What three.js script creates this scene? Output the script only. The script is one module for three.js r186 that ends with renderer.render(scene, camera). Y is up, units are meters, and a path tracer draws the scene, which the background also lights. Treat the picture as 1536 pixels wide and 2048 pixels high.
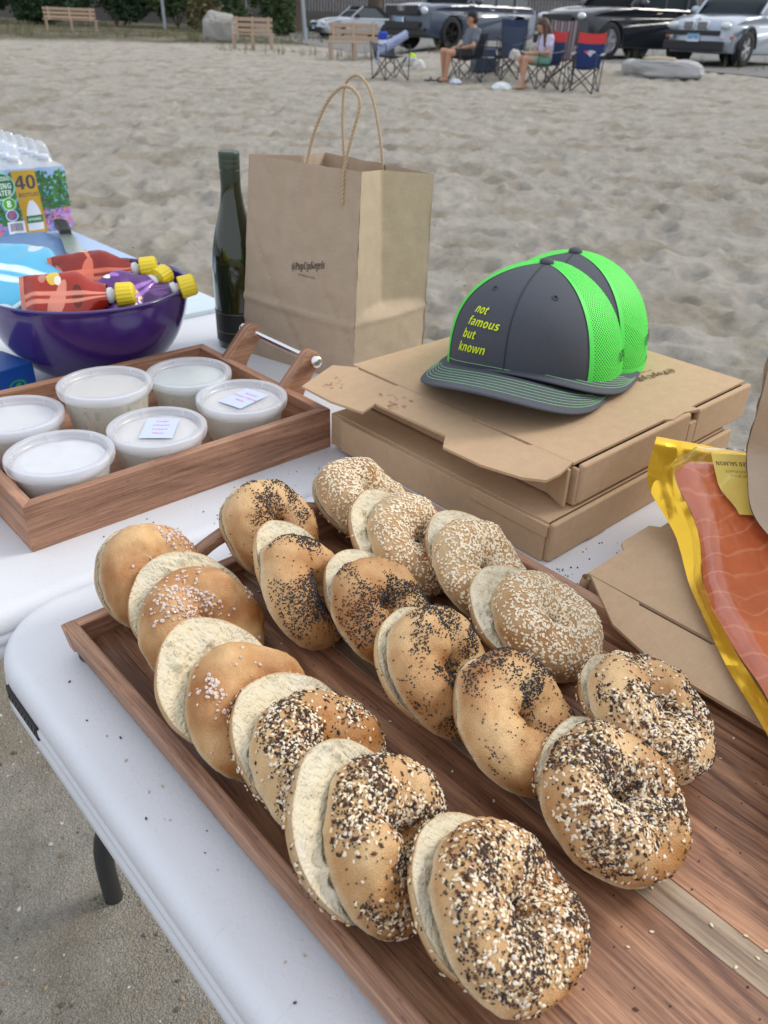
import * as THREE from 'three';
import { RoundedBoxGeometry } from 'three/addons/geometries/RoundedBoxGeometry.js';
import { ImprovedNoise } from 'three/addons/math/ImprovedNoise.js';
import { mergeGeometries, mergeVertices } from 'three/addons/utils/BufferGeometryUtils.js';

// ---------------------------------------------------------------- camera, sky, sun, exposure
const scene = new THREE.Scene();
const camera = new THREE.PerspectiveCamera(65.24, 0.75, 0.05, 400);
camera.position.set(0, 1.19, 0);
camera.up.set(-0.0349, 0.8557, -0.5163);
camera.lookAt(0, 1.19 - 0.51662, -0.85621);
camera.focus = 0.66;
camera.userData.fStop = 13;
scene.add(camera);

const SUN = new THREE.Vector3(0.76, 0.60, -0.32).normalize();
function makeSky() {
  const Wd = 256, Hd = 128, d = new Float32Array(Wd * Hd * 4), v = new THREE.Vector3();
  for (let j = 0; j < Hd; j++) for (let i = 0; i < Wd; i++) {
    const el = ((j + 0.5) / Hd - 0.5) * Math.PI, az = ((i + 0.5) / Wd - 0.5) * 2 * Math.PI;
    v.set(Math.cos(el) * Math.cos(az), Math.sin(el), Math.cos(el) * Math.sin(az));
    const up = Math.max(0, v.y), c = Math.max(0, v.dot(SUN)), glow = 0.55 * Math.pow(c, 4), k = (j * Wd + i) * 4;
    const base = 0.72 + 0.12 * up;
    d[k] = base * 0.925 + glow * 1.0; d[k + 1] = base * 0.985 + glow * 0.96; d[k + 2] = base * 1.085 + glow * 0.88; d[k + 3] = 1;
  }
  const t = new THREE.DataTexture(d, Wd, Hd, THREE.RGBAFormat, THREE.FloatType);
  t.mapping = THREE.EquirectangularReflectionMapping; t.magFilter = THREE.LinearFilter; t.minFilter = THREE.LinearFilter; t.needsUpdate = true;
  return t;
}
scene.background = makeSky();
scene.environment = scene.background;
const sun = new THREE.DirectionalLight(new THREE.Color(1.0, 0.93, 0.83), 1.5);
sun.position.copy(SUN).multiplyScalar(30);
sun.castShadow = true; sun.shadow.radius = 34;
Object.assign(sun.shadow.camera, { left: -30, right: 30, top: 30, bottom: -30, near: 0.5, far: 90 });
sun.shadow.mapSize.set(2048, 2048);
scene.add(sun); scene.add(sun.target);
const renderer = new THREE.WebGLRenderer({ antialias: true });
renderer.toneMapping = THREE.LinearToneMapping;
renderer.toneMappingExposure = 1.17;
renderer.shadowMap.enabled = true;

// ---------------------------------------------------------------- helpers
const TABLE = 0.74, ROT = 43 * Math.PI / 180, OX = -0.2537, OZ = -0.5021;
const UX = Math.cos(ROT), UZ = -Math.sin(ROT), VX = Math.sin(ROT), VZ = Math.cos(ROT);
const V3 = (x, y, z) => new THREE.Vector3(x, y, z);
const AB = (a, b, y) => V3(OX + a * UX + b * VX, y, OZ + a * UZ + b * VZ);   // table axes: a across, b along
function rng(seed) { let s = seed >>> 0; return () => { s = (s + 0x6D2B79F5) | 0; let t = Math.imul(s ^ (s >>> 15), 1 | s); t = (t + Math.imul(t ^ (t >>> 7), 61 | t)) ^ t; return ((t ^ (t >>> 14)) >>> 0) / 4294967296; }; }
const PN = (() => { const keep = Math.random; Math.random = rng(7); const p = new ImprovedNoise(); Math.random = keep; return p; })();
const n3 = (x, y, z) => PN.noise(x, y, z);
function fbm(x, y, z, o = 4) { let s = 0, a = 0.5, f = 1; for (let i = 0; i < o; i++) { s += a * PN.noise(x * f, y * f, z * f); a *= 0.5; f *= 2.03; } return s; }
const lerp = (a, b, t) => a + (b - a) * t, clamp = (x, a = 0, b = 1) => Math.min(b, Math.max(a, x));
const smooth = (a, b, x) => { const t = clamp((x - a) / (b - a)); return t * t * (3 - 2 * t); };
const taken = {};
function numbered(n) { taken[n] = (taken[n] ?? -1) + 1; return taken[n] ? n + '_' + String(taken[n]).padStart(3, '0') : n; }
function tag(o, label, category, group, kind) { if (label) o.userData.label = label; if (category) o.userData.category = category; if (group) o.userData.group = group; if (kind) o.userData.kind = kind; return o; }
function thing(name, label, category, pos, turn = 0, group) {
  const g = new THREE.Group(); g.name = numbered(name);
  g.position.copy(pos); g.rotation.y = turn; scene.add(g);
  return tag(g, label, category, group);
}
function part(name, geo, mat, parent = scene, label) {
  const m = new THREE.Mesh(geo, mat); m.name = parent === scene ? numbered(name) : name; m.castShadow = m.receiveShadow = true;
  if (label) m.userData.label = label;
  parent.add(m); return m;
}
function copies(name, geo, mat, pair, parent) {
  const [list, colors] = pair;
  const m = new THREE.InstancedMesh(geo, mat, list.length); m.name = parent === scene ? numbered(name) : name; m.castShadow = m.receiveShadow = true; m.userData.kind = 'stuff';
  list.forEach((x, i) => m.setMatrixAt(i, x)); if (colors) colors.forEach((c, i) => m.setColorAt(i, c));
  parent.add(m); return m;
}
function copyThing(o, pos, turn, label) {
  const c = o.clone(); c.name = numbered(o.name.replace(/_\d{3}$/, '')); c.position.copy(pos); c.rotation.y = turn; c.userData = { ...o.userData }; if (label) c.userData.label = label;
  scene.add(c); return c;
}
const rgb = (r, g, b) => new THREE.Color().setRGB(r, g, b);
const mat = (c, rough = 0.8, o = {}) => new THREE.MeshStandardMaterial({ color: Array.isArray(c) ? rgb(...c) : c, roughness: rough, side: THREE.DoubleSide, ...o });
const phys = (c, rough = 0.5, o = {}) => new THREE.MeshPhysicalMaterial({ color: Array.isArray(c) ? rgb(...c) : c, roughness: rough, side: THREE.DoubleSide, ...o });
function grid(nu, nv, fn, uvScale) {   // fn(u, v) -> [x, y, z, (uvx, uvy), (r, g, b)]
  const P = [], U = [], C = [], I = []; let col = false;
  for (let j = 0; j <= nv; j++) for (let i = 0; i <= nu; i++) {
    const q = fn(i / nu, j / nv); P.push(q[0], q[1], q[2]);
    if (q.length > 3) U.push(q[3], q[4]); else U.push(i / nu * (uvScale ? uvScale[0] : 1), j / nv * (uvScale ? uvScale[1] : 1));
    if (q.length > 5) { C.push(q[5], q[6], q[7]); col = true; }
  }
  for (let j = 0; j < nv; j++) for (let i = 0; i < nu; i++) { const a = j * (nu + 1) + i, b = a + 1, c = a + nu + 1, d = c + 1; I.push(a, b, d, a, d, c); }
  const g = new THREE.BufferGeometry(); g.setAttribute('position', new THREE.Float32BufferAttribute(P, 3)); g.setAttribute('uv', new THREE.Float32BufferAttribute(U, 2));
  if (col) g.setAttribute('color', new THREE.Float32BufferAttribute(C, 3));
  g.setIndex(I); g.computeVertexNormals(); return g;
}
function metreUV(g, s = 1, du = 0, dv = 0, swap = false) {   // box-projected texture coordinates in metres
  g = g.index ? g.toNonIndexed() : g; const p = g.attributes.position, n = g.attributes.normal, uv = new Float32Array(p.count * 2);
  for (let i = 0; i < p.count; i += 3) {
    let nx = 0, ny = 0, nz = 0; for (let k = 0; k < 3; k++) { nx += Math.abs(n.getX(i + k)); ny += Math.abs(n.getY(i + k)); nz += Math.abs(n.getZ(i + k)); }
    for (let k = 0; k < 3; k++) {
      const x = p.getX(i + k), y = p.getY(i + k), z = p.getZ(i + k); let u, v;
      if (ny >= nx && ny >= nz) { u = x; v = z; } else if (nx >= nz) { u = y; v = z; } else { u = x; v = y; }
      if (swap) [u, v] = [v, u];
      uv[(i + k) * 2] = u * s + du; uv[(i + k) * 2 + 1] = v * s + dv;
    }
  }
  g.setAttribute('uv', new THREE.BufferAttribute(uv, 2)); return g;
}
const box = (w, h, d, x = 0, y = 0, z = 0) => new THREE.BoxGeometry(w, h, d).translate(x, y, z);
const rbox = (w, h, d, x = 0, y = 0, z = 0, r = 0.002, s = 2) => new RoundedBoxGeometry(w, h, d, s, Math.min(r, w / 2.01, h / 2.01, d / 2.01)).translate(x, y, z);
const lathe = (pts, seg = 48) => new THREE.LatheGeometry(pts.map(([x, y]) => new THREE.Vector2(x, y)), seg);
const tube = (pts, r, seg = 24, rad = 8, closed = false) => new THREE.TubeGeometry(new THREE.CatmullRomCurve3(pts.map((p) => p.isVector3 ? p : V3(...p)), closed, 'centripetal'), seg, r, rad, closed);
function bar(p, q, r, seg = 8) { const a = p.isVector3 ? p : V3(...p), b = q.isVector3 ? q : V3(...q), d = b.clone().sub(a), g = new THREE.CylinderGeometry(r, r, d.length(), seg); g.applyQuaternion(new THREE.Quaternion().setFromUnitVectors(V3(0, 1, 0), d.clone().normalize())); const m = a.clone().add(b).multiplyScalar(0.5); return g.translate(m.x, m.y, m.z); }
function merge(list) { const l = list.map((g) => { let q = g.index ? g.toNonIndexed() : g.clone(); for (const k of Object.keys(q.attributes)) if (!['position', 'normal', 'uv'].includes(k)) q.deleteAttribute(k); if (!q.attributes.uv) q.setAttribute('uv', new THREE.BufferAttribute(new Float32Array(q.attributes.position.count * 2), 2)); return q; }); return mergeGeometries(l); }
function extrude(shape, depth, bevel = 0, seg = 12) { return new THREE.ExtrudeGeometry(shape, { depth, bevelEnabled: bevel > 0, bevelThickness: bevel, bevelSize: bevel, bevelOffset: -bevel, bevelSegments: 2, curveSegments: seg }); }
function poly(pts) { const s = new THREE.Shape(); pts.forEach(([x, y], i) => i ? s.lineTo(x, y) : s.moveTo(x, y)); return s; }
function slab(pts, t, y = 0) {   // polygon in (x, z) laid flat, thickness t below y
  const g = extrude(poly(pts.map(([x, z]) => [x, -z])), t); g.rotateX(-Math.PI / 2); g.translate(0, y - t, 0); return g;
}
function warp(g, fn) { const p = g.attributes.position, v = V3(); for (let i = 0; i < p.count; i++) { v.fromBufferAttribute(p, i); fn(v, i); p.setXYZ(i, v.x, v.y, v.z); } g.computeVertexNormals(); return g; }
// ---- computed textures
function tex(w, h, fn, o = {}) {
  const d = new Uint8Array(w * h * 4);
  for (let j = 0; j < h; j++) for (let i = 0; i < w; i++) { const c = fn(i / w, j / h, i, j), k = (j * w + i) * 4; d[k] = clamp(c[0]) * 255; d[k + 1] = clamp(c[1] ?? c[0]) * 255; d[k + 2] = clamp(c[2] ?? c[0]) * 255; d[k + 3] = clamp(c[3] ?? 1) * 255; }
  const t = new THREE.DataTexture(d, w, h); t.wrapS = t.wrapT = THREE.RepeatWrapping; t.magFilter = THREE.LinearFilter; t.minFilter = THREE.LinearMipmapLinearFilter; t.generateMipmaps = true;
  if (o.srgb) t.colorSpace = THREE.SRGBColorSpace; t.needsUpdate = true; return t;
}
function tn(x, y, per, seed = 0, py = per) {   // tiling value noise, x and y in 0..1, per by py cells
  const X = x * per, Y = y * py, xi = Math.floor(X), yi = Math.floor(Y), fx = X - xi, fy = Y - yi, sx = fx * fx * (3 - 2 * fx), sy = fy * fy * (3 - 2 * fy);
  const h = (a, b) => { let n = Math.imul(((a % per + per) % per) + seed * 57 + 11, 374761393) ^ Math.imul(((b % py + py) % py) + seed * 31 + 13, 668265263); n = Math.imul(n ^ (n >>> 13), 1274126177); return ((n ^ (n >>> 16)) >>> 0) / 4294967296; };
  return lerp(lerp(h(xi, yi), h(xi + 1, yi), sx), lerp(h(xi, yi + 1), h(xi + 1, yi + 1), sx), sy);
}
function tfbm(x, y, per, oct = 4, seed = 0, py = per) { let s = 0, a = 0.5, t = 0; for (let i = 0; i < oct; i++) { s += a * tn(x, y, per << i, seed + i, py << i); t += a; a *= 0.55; } return s / t; }
function canvasTex(w, h, draw) {
  const c = document.createElement('canvas'); c.width = w; c.height = h; const x = c.getContext('2d'); draw(x, w, h);
  const t = new THREE.CanvasTexture(c); t.colorSpace = THREE.SRGBColorSpace; t.magFilter = THREE.LinearFilter; t.anisotropy = 4; return t;
}
const rep = (t, x, y = x) => { const c = t.clone(); c.wrapS = c.wrapT = THREE.RepeatWrapping; c.repeat.set(x, y); c.needsUpdate = true; return c; };

// wood: grain runs along u; a tile is 0.5 m long (u) by 0.125 m (v)
function woodTex(seed, base, dark, streak, rings) {
  return tex(1024, 512, (u, v) => {
    const bend = tfbm(u, v, 2, 3, seed, 2) - 0.5, vv = v + 0.10 * bend + 1;
    const st = tfbm(u, vv, 2, 4, seed + 20, 12), fine = tfbm(u, vv, 10, 2, seed + 40, 96), fib = tn(u, vv, 40, seed + 50, 256);
    const ring = Math.pow(0.5 + 0.5 * Math.sin((vv * rings + (tfbm(u, v, 2, 2, seed + 60, 2) - 0.5) * 5) * Math.PI * 2), 3);
    const pore = tn(u, vv, 64, seed + 80, 200);
    let t = clamp(streak * 0.5 * ring * tn(u, v, 3, seed + 90, 4) * 1.6 + 1.25 * (st - 0.28) + 0.55 * (fine - 0.5) + 0.34 * (fib - 0.5)); if (pore > 0.8) t = clamp(t + (pore - 0.8) * 2.2);
    return [lerp(base[0], dark[0], t), lerp(base[1], dark[1], t), lerp(base[2], dark[2], t)];
  }, { srgb: true });
}
// ---------------------------------------------------------------- shared materials
const T_walnut = woodTex(1, [0.77, 0.61, 0.51], [0.47, 0.34, 0.27], 0.6, 5);
const T_acacia = woodTex(2, [0.79, 0.60, 0.47], [0.43, 0.29, 0.22], 0.8, 7);
const T_acaciaB = woodTex(3, [0.77, 0.57, 0.44], [0.42, 0.27, 0.20], 0.8, 9);
const T_sap = woodTex(4, [0.74, 0.66, 0.57], [0.46, 0.38, 0.31], 0.8, 6);
const T_grainBump = tex(256, 256, (u, v) => [tfbm(u, v, 10, 2, 5, 128)]);
const T_paper = tex(512, 512, (u, v) => { const f = 0.86 + 0.12 * tfbm(u, v, 24, 4, 3) + 0.05 * (tn(u, v, 40, 9, 256) - 0.5) + 0.05 * (tn(u, v, 256, 4) - 0.5); const sp = tn(u, v, 200, 6) > 0.93 ? 0.9 : 1; return [f * sp, f * sp, f * sp]; });
const T_fibreBump = tex(256, 256, (u, v) => [tfbm(u, v, 32, 3, 8)]);
const T_peel = tex(256, 256, (u, v) => [tfbm(u, v, 64, 2, 12)]);
const T_speck = tex(512, 512, (u, v) => { const n = tn(u, v, 300, 21), m = 0.93 + 0.07 * tfbm(u, v, 5, 5, 2), sc = Math.abs(tn(u, v, 9, 23, 60) - 0.5) < 0.006 ? 0.93 : 1; const k = (n > 0.965 ? 0.84 : 1) * sc; return [m * k, m * k, m * k * 1.005]; });
const M_table = phys([0.74, 0.757, 0.80], 0.42, { map: rep(T_speck, 3), bumpMap: rep(T_peel, 9), bumpScale: 0.00012 });
const woodMat = (t, c, rx, ry, ox = 0, oy = 0, rough = 0.55) => { const m = rep(t, rx, ry); m.offset.set(ox, oy); return mat(c, rough, { map: m, bumpMap: rep(T_grainBump, rx * 2, ry), bumpScale: 0.0003 }); };
const M_card = mat([0.585, 0.40, 0.245], 0.92, { map: rep(T_paper, 4), bumpMap: rep(T_fibreBump, 12), bumpScale: 0.0002 });
const M_cardEdge = M_card;
const M_kraft = mat([0.54, 0.42, 0.305], 0.85, { map: rep(T_paper, 3), bumpMap: rep(T_fibreBump, 8), bumpScale: 0.0002 });
const M_black = mat([0.02, 0.02, 0.022], 0.45);
const M_blackTube = mat([0.035, 0.036, 0.038], 0.5);
const M_chrome = phys([0.85, 0.85, 0.86], 0.12, { metalness: 1 });

// ---------------------------------------------------------------- folding tables
function roundedRect(x0, z0, x1, z1, r) { const s = new THREE.Shape(); s.moveTo(x0 + r, -z0); s.lineTo(x1 - r, -z0); s.quadraticCurveTo(x1, -z0, x1, -(z0 + r)); s.lineTo(x1, -(z1 - r)); s.quadraticCurveTo(x1, -z1, x1 - r, -z1); s.lineTo(x0 + r, -z1); s.quadraticCurveTo(x0, -z1, x0, -(z1 - r)); s.lineTo(x0, -(z0 + r)); s.quadraticCurveTo(x0, -z0, x0 + r, -z0); return s; }
function ringPath(x0, z0, x1, z1, r, y, n = 10) { const pts = []; const c = [[x1 - r, z0 + r, -90], [x1 - r, z1 - r, 0], [x0 + r, z1 - r, 90], [x0 + r, z0 + r, 180]]; for (const [cx, cz, a0] of c) for (let i = 0; i <= n; i++) { const a = (a0 + 90 * i / n) * Math.PI / 180; pts.push([cx + r * Math.cos(a), y, cz + r * Math.sin(a)]); } return pts; }
function profileRing(x0, z0, x1, z1, r, prof) {   // sweeps a (out, y) profile round a rounded rectangle and closes the top
  const n = 12, path = ringPath(0, 0, 1, 1, 0.0001, 0, n), P = [], U = [], I = [], m = prof.length, k = path.length;
  const cs = [[x1 - r, z0 + r, -90], [x1 - r, z1 - r, 0], [x0 + r, z1 - r, 90], [x0 + r, z0 + r, 180]];
  for (const [cx, cz, a0] of cs) for (let i = 0; i <= n; i++) { const a = (a0 + 90 * i / n) * Math.PI / 180; for (const [o, y] of prof) { const x = cx + (r + o) * Math.cos(a), z = cz + (r + o) * Math.sin(a); P.push(x, y, z); U.push(x + y, z); } }
  for (let i = 0; i < k; i++) for (let j = 0; j < m - 1; j++) { const a = i * m + j, b = ((i + 1) % k) * m + j; I.push(a, b, b + 1, a, b + 1, a + 1); }
  const c0 = P.length / 3, y = prof[0][1]; P.push((x0 + x1) / 2, y, (z0 + z1) / 2); U.push((x0 + x1) / 2, (z0 + z1) / 2);
  for (let i = 0; i < k; i++) I.push(c0, ((i + 1) % k) * m, i * m);
  const g = new THREE.BufferGeometry(); g.setAttribute('position', new THREE.Float32BufferAttribute(P, 3)); g.setAttribute('uv', new THREE.Float32BufferAttribute(U, 2)); g.setIndex(I); g.computeVertexNormals(); return g;
}
const tableProfile = [[-0.012, 0], [-0.006, -0.0006], [-0.001, -0.003], [0.0025, -0.008], [0.004, -0.014], [0.004, -0.02], [0.0022, -0.0215], [0.0022, -0.0235], [0.005, -0.025], [0.005, -0.031], [0.003, -0.0325], [0.003, -0.0345], [0.006, -0.036], [0.0065, -0.045], [0.002, -0.047], [-0.006, -0.047], [-0.03, -0.03]];
function foldingTable(label, pos, x0, z0, x1, z1, r) {
  const t = thing('folding_table', label, 'table', pos, ROT);
  part('tabletop', profileRing(x0, z0, x1, z1, r, tableProfile), M_table, t);
  part('underside', box(x1 - x0 - 0.06, 0.006, z1 - z0 - 0.06, (x0 + x1) / 2, -0.028, (z0 + z1) / 2), mat([0.55, 0.56, 0.58], 0.6), t);
  return t;
}
const tableA = foldingTable('white plastic folding table under the bagel tray, with a black corner grip', AB(0, 0, TABLE), -0.045, -0.088, 0.715, 1.74, 0.075);
const tableB = foldingTable('white plastic folding table under the paper bag and the tubs of cream cheese', AB(0, 0, TABLE - 0.006), -0.117, -1.93, 0.645, -0.1, 0.09);
{
  const leg = (t, pts) => part('leg', tube(pts, 0.0145, 40, 12), M_blackTube, t);
  for (const z of [0.32, 1.4]) { leg(tableA, [[0.16, -0.04, z], [0.10, -0.4, z], [0.055, -0.58, z], [0.05, -TABLE - 0.03, z]]); leg(tableA, [[0.51, -0.04, z], [0.57, -0.4, z], [0.615, -0.58, z], [0.62, -TABLE - 0.03, z]]); part('leg_brace', bar([0.13, -0.2, z], [0.54, -0.2, z], 0.011), M_blackTube, tableA); }
  for (const z of [-0.3, -1.62]) { leg(tableB, [[0.28, -0.04, z], [0.17, -0.36, z], [0.105, -0.53, z + 0.005], [0.07, -0.6, z + 0.005], [0.066, -TABLE - 0.03, z + 0.005]]); leg(tableB, [[0.30, -0.04, z], [0.40, -0.36, z], [0.47, -0.53, z], [0.50, -0.6, z], [0.505, -TABLE - 0.03, z]]); part('leg_brace', bar([0.2, -0.24, z], [0.38, -0.24, z], 0.011), M_blackTube, tableB); }
  const grip = part('corner_grip', box(0.006, 0.015, 0.062, -0.0478, -0.029, 0.008), M_black, tableA, 'black ribbed corner grip');
  for (let i = 0; i < 9; i++) part('rib', box(0.001, 0.009, 0.0014, 0, 0, 0).rotateX(0.6).translate(-0.0510, -0.029, -0.018 + i * 0.0065), mat([0.06, 0.06, 0.065], 0.4), grip);
}

// ---------------------------------------------------------------- bagel tray
const FLOOR = TABLE + 0.0135;
const trayA = thing('serving_tray', 'long acacia wood tray holding the rows of bagels, with an arched end handle', 'tray', AB(0, 0, TABLE), ROT);
{
  const Wd = 0.362, Ln = 0.66;
  const planks = [[0.010, 0.062, T_acacia, [0.93, 0.95, 0.93], 0.1], [0.072, 0.088, T_acaciaB, [0.92, 0.95, 0.95], 0.4], [0.160, 0.0235, T_sap, [0.95, 0.93, 0.9], 0.2], [0.1835, 0.074, T_acaciaB, [0.98, 0.98, 0.95], 0.7], [0.2575, 0.0945, T_acacia, [0.95, 0.93, 0.90], 0.3]];
  planks.forEach(([x, w, t, c, off]) => part('plank', metreUV(rbox(w - 0.0003, 0.008, Ln - 0.02, x + w / 2, 0.0095, Ln / 2, 0.0006), 1, 0, 0, true), woodMat(t, c, 2, 8, off, off * 0.7, 0.42), trayA));
  const wallM = woodMat(T_walnut, [1.0, 0.97, 0.92], 2, 8, 0.2, 0.4), endM = woodMat(T_walnut, [1.0, 0.96, 0.90], 2, 8, 0.6, 0.1);
  const side = (x, sx) => { const g = rbox(0.011, 0.0255, Ln, x, 0.02075, Ln / 2, 0.0025, 3); return metreUV(warp(g, (v) => { const k = (v.y - 0.008) / 0.0255; v.x += sx * 0.004 * k; }), 1, 0, 0, true); };
  part('side_rail', side(0.0055, -1), wallM, trayA); part('side_rail', side(Wd - 0.0055, 1), wallM, trayA);
  const endWall = (z) => {
    const s = new THREE.Shape(), top = (x) => 0.0322 + 0.0373 * Math.pow(Math.sin(Math.PI * clamp((x - 0.05) / (Wd - 0.10))), 1.5);
    s.moveTo(-0.001, 0.008); s.lineTo(Wd + 0.001, 0.008); s.lineTo(Wd + 0.0045, 0.0322); for (let i = 0; i <= 40; i++) { const x = Wd - Wd * i / 40; s.lineTo(x, top(x)); } s.lineTo(-0.0045, 0.0322);
    const h = new THREE.Path(), c = Wd / 2; h.moveTo(c - 0.052, 0.030); h.bezierCurveTo(c - 0.075, 0.032, c - 0.062, 0.050, c - 0.035, 0.054); h.bezierCurveTo(c - 0.01, 0.057, c + 0.01, 0.057, c + 0.035, 0.054); h.bezierCurveTo(c + 0.062, 0.050, c + 0.075, 0.032, c + 0.052, 0.030); h.lineTo(c - 0.052, 0.030); s.holes.push(h);
    const g = extrude(s, 0.008, 0.0018, 10); return metreUV(g.translate(0, 0, z), 1);
  };
  part('end_handle', endWall(0.001), endM, trayA); part('end_handle', endWall(Ln - 0.011), endM, trayA);
  for (const [x, z] of [[0.008, 0.014], [Wd - 0.02, 0.014], [0.008, Ln - 0.02], [Wd - 0.02, Ln - 0.02]]) part('foot', lathe([[0.0001, 0], [0.006, 0], [0.0075, 0.003], [0.0075, 0.0085], [0.0001, 0.0085]], 16).translate(x, 0, z), M_black, trayA);
}

// ---------------------------------------------------------------- bagels
const T_crust = tex(512, 512, (u, v) => { const f = tfbm(u, v, 10, 5, 31), b = tn(u, v, 120, 33), k = 0.84 + 0.26 * f - (b > 0.9 ? 0.10 : 0); return [k * 1.02, k * (0.98 + 0.03 * f), k * (0.93 + 0.1 * f)]; });
const T_crustBump = tex(512, 512, (u, v) => [0.6 * tfbm(u, v, 14, 4, 35) + 0.4 * tn(u, v, 150, 36)]);
const pores = (() => { const r = rng(41), list = []; for (let i = 0; i < 150; i++) { const big = Math.pow(r(), 2.5); list.push([r(), r(), 0.006 + 0.02 * big, 0.5 + 1.2 * r()]); } return list; })();
const crumbH = (() => { const N = 512, h = new Float32Array(N * N); for (let j = 0; j < N; j++) for (let i = 0; i < N; i++) { const u = i / N, v = j / N, w = tfbm(u, v, 6, 2, 47) * 0.12, a = 1 - Math.abs(2 * tn((u + w) % 1, (v + w) % 1, 22, 48) - 1), b = 1 - Math.abs(2 * tn(u, (v + w) % 1, 46, 49) - 1), c = tn(u, v, 110, 50); h[j * N + i] = 0.45 * a + 0.35 * b + 0.2 * c; } for (const [x, y, rad, e] of pores) { const R = Math.ceil(rad * N * 1.5); for (let j = -R; j <= R; j++) for (let i = -R; i <= R; i++) { const d = Math.hypot(i / e, j * e) / (rad * N); if (d < 1) { const k = (((Math.floor(y * N) + j) % N + N) % N) * N + ((Math.floor(x * N) + i) % N + N) % N; h[k] *= 0.25 + 0.75 * d * d; } } } return h; })();
const T_crumb = tex(512, 512, (u, v, i, j) => { const h = crumbH[j * 512 + i], f = 0.90 + 0.14 * tfbm(u, v, 8, 4, 43) + 0.06 * (h - 0.5); return [f, f * (0.99 + 0.01 * h), f * (0.95 + 0.06 * h)]; });
const T_crumbBump = tex(512, 512, (u, v, i, j) => [crumbH[j * 512 + i]]);
const M_crumb = mat([0.70, 0.645, 0.515], 0.95, { vertexColors: true, map: rep(T_crumb, 11), bumpMap: rep(T_crumbBump, 11), bumpScale: 0.0016 });
const M_crust = phys([1, 1, 1], 0.5, { vertexColors: true, map: rep(T_crust, 14), bumpMap: rep(T_crustBump, 16), bumpScale: 0.0011, clearcoat: 0.05, clearcoatRoughness: 0.5 });
const M_sesame = mat([1, 1, 1], 0.55), M_poppy = mat([1, 1, 1], 0.6), M_flake = mat([1, 1, 1], 0.8), M_salt = phys([1, 1, 1], 0.3, {});
const G_sesame = warp(new THREE.SphereGeometry(1, 7, 5), (v) => { const k = 1 - 0.38 * v.x; v.set(v.x * 0.00152, v.y * 0.0004, v.z * 0.0009 * k); });
const G_poppy = new THREE.IcosahedronGeometry(0.00056, 0);
const G_flake = warp(new THREE.IcosahedronGeometry(1, 0), (v) => { v.set(v.x * 0.0013 + 0.0003 * Math.sin(v.z * 9), v.y * 0.00045, v.z * 0.0008); });
const G_salt = warp(new THREE.DodecahedronGeometry(0.00105, 0), (v) => { v.x *= 1.2 + 0.3 * Math.sin(v.y * 4000); v.y *= 0.75; });

function bagelShape(R, h, seed) {   // crust of the domed half: theta round, phi from the cut edge over the top into the hole
  const s = seed * 3.7;
  const out = (th) => R * (1 + 0.085 * n3(Math.cos(th) * 0.9 + s, Math.sin(th) * 0.9, s) + 0.03 * n3(Math.cos(th) * 2 + s, Math.sin(th) * 2, 3));
  const hole = (th) => R * 0.10 * (1 + 0.8 * n3(Math.cos(th) * 0.8, s, Math.sin(th) * 0.8));
  return {
    out, hole,
    at(th, ph) {
      const o = out(th), hl = hole(th), Rc = (o + hl) / 2, rt = (o - hl) / 2, c = Math.cos(th), sn = Math.sin(th);
      const hh = h * (1 + 0.34 * n3(c * 1.1 + s, sn * 1.1, 5.5 + s));
      let r = Rc + rt * Math.cos(ph) * (ph < Math.PI / 2 ? 1 + 0.06 * Math.sin(ph * 2) : 1), y = hh * Math.pow(Math.max(0, Math.sin(ph)), 0.72);
      const x = r * c, z = r * sn, q = 0.0034 * fbm(x * 42 + s, y * 42, z * 42, 3) + 0.0008 * n3(x * 160, y * 160 + s, z * 160);
      const k = Math.sin(ph); return V3(x + c * q * Math.cos(ph), y + q * k + 0.0018 * n3(x * 25, s, z * 25), z + sn * q * Math.cos(ph));
    },
  };
}
const crustTone = {
  salt: [[0.74, 0.475, 0.225], [0.43, 0.17, 0.044]], poppy: [[0.75, 0.495, 0.24], [0.43, 0.18, 0.048]], sesame: [[0.71, 0.51, 0.28], [0.46, 0.24, 0.09]], every: [[0.77, 0.52, 0.265], [0.45, 0.20, 0.056]],
};
function crustColor(kind, p, seed, edge) {
  const [pale, gold] = crustTone[kind], s = seed * 1.9;
  const t = clamp(0.48 + 1.7 * fbm(p.x * 15 + s, p.y * 17, p.z * 17, 4) + 0.3 * n3(p.x * 70, p.y * 70 + s, p.z * 70));
  const e = smooth(0.004, 0.0, edge + 0.0025 * n3(p.x * 180, s, p.z * 180));   // pale torn dough along the cut
  return [0, 1, 2].map((i) => lerp(lerp(pale[i], gold[i], t), [0.72, 0.62, 0.42][i], e * 0.8));
}
function crustMesh(S, kind, seed, n = 88, m = 26, down) {
  return grid(n, m, (u, v) => {
    const th = u * 2 * Math.PI, ph = v * Math.PI; let p;
    if (!down) p = S.at(th, ph);
    else { const o = S.out(th), hl = S.hole(th), Rc = (o + hl) / 2, rt = (o - hl) / 2; const r = Rc + rt * Math.cos(ph) * (1 - 0.05 * Math.sin(ph)); p = V3(r * Math.cos(th), -down * Math.pow(Math.max(0, Math.sin(ph)), 0.72) * (1 + 0.15 * n3(Math.cos(th), seed, Math.sin(th))), r * Math.sin(th)); p.y += 0.0008 * n3(p.x * 90, seed, p.z * 90) * Math.sin(ph); }
    const c = crustColor(kind, p, seed + (down ? 9 : 0), v < 0.5 ? Math.abs(p.y) : 1);
    return [p.x, p.y, p.z, p.x + p.y * 0.7, p.z + p.y * 0.7, ...c];
  });
}
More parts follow.
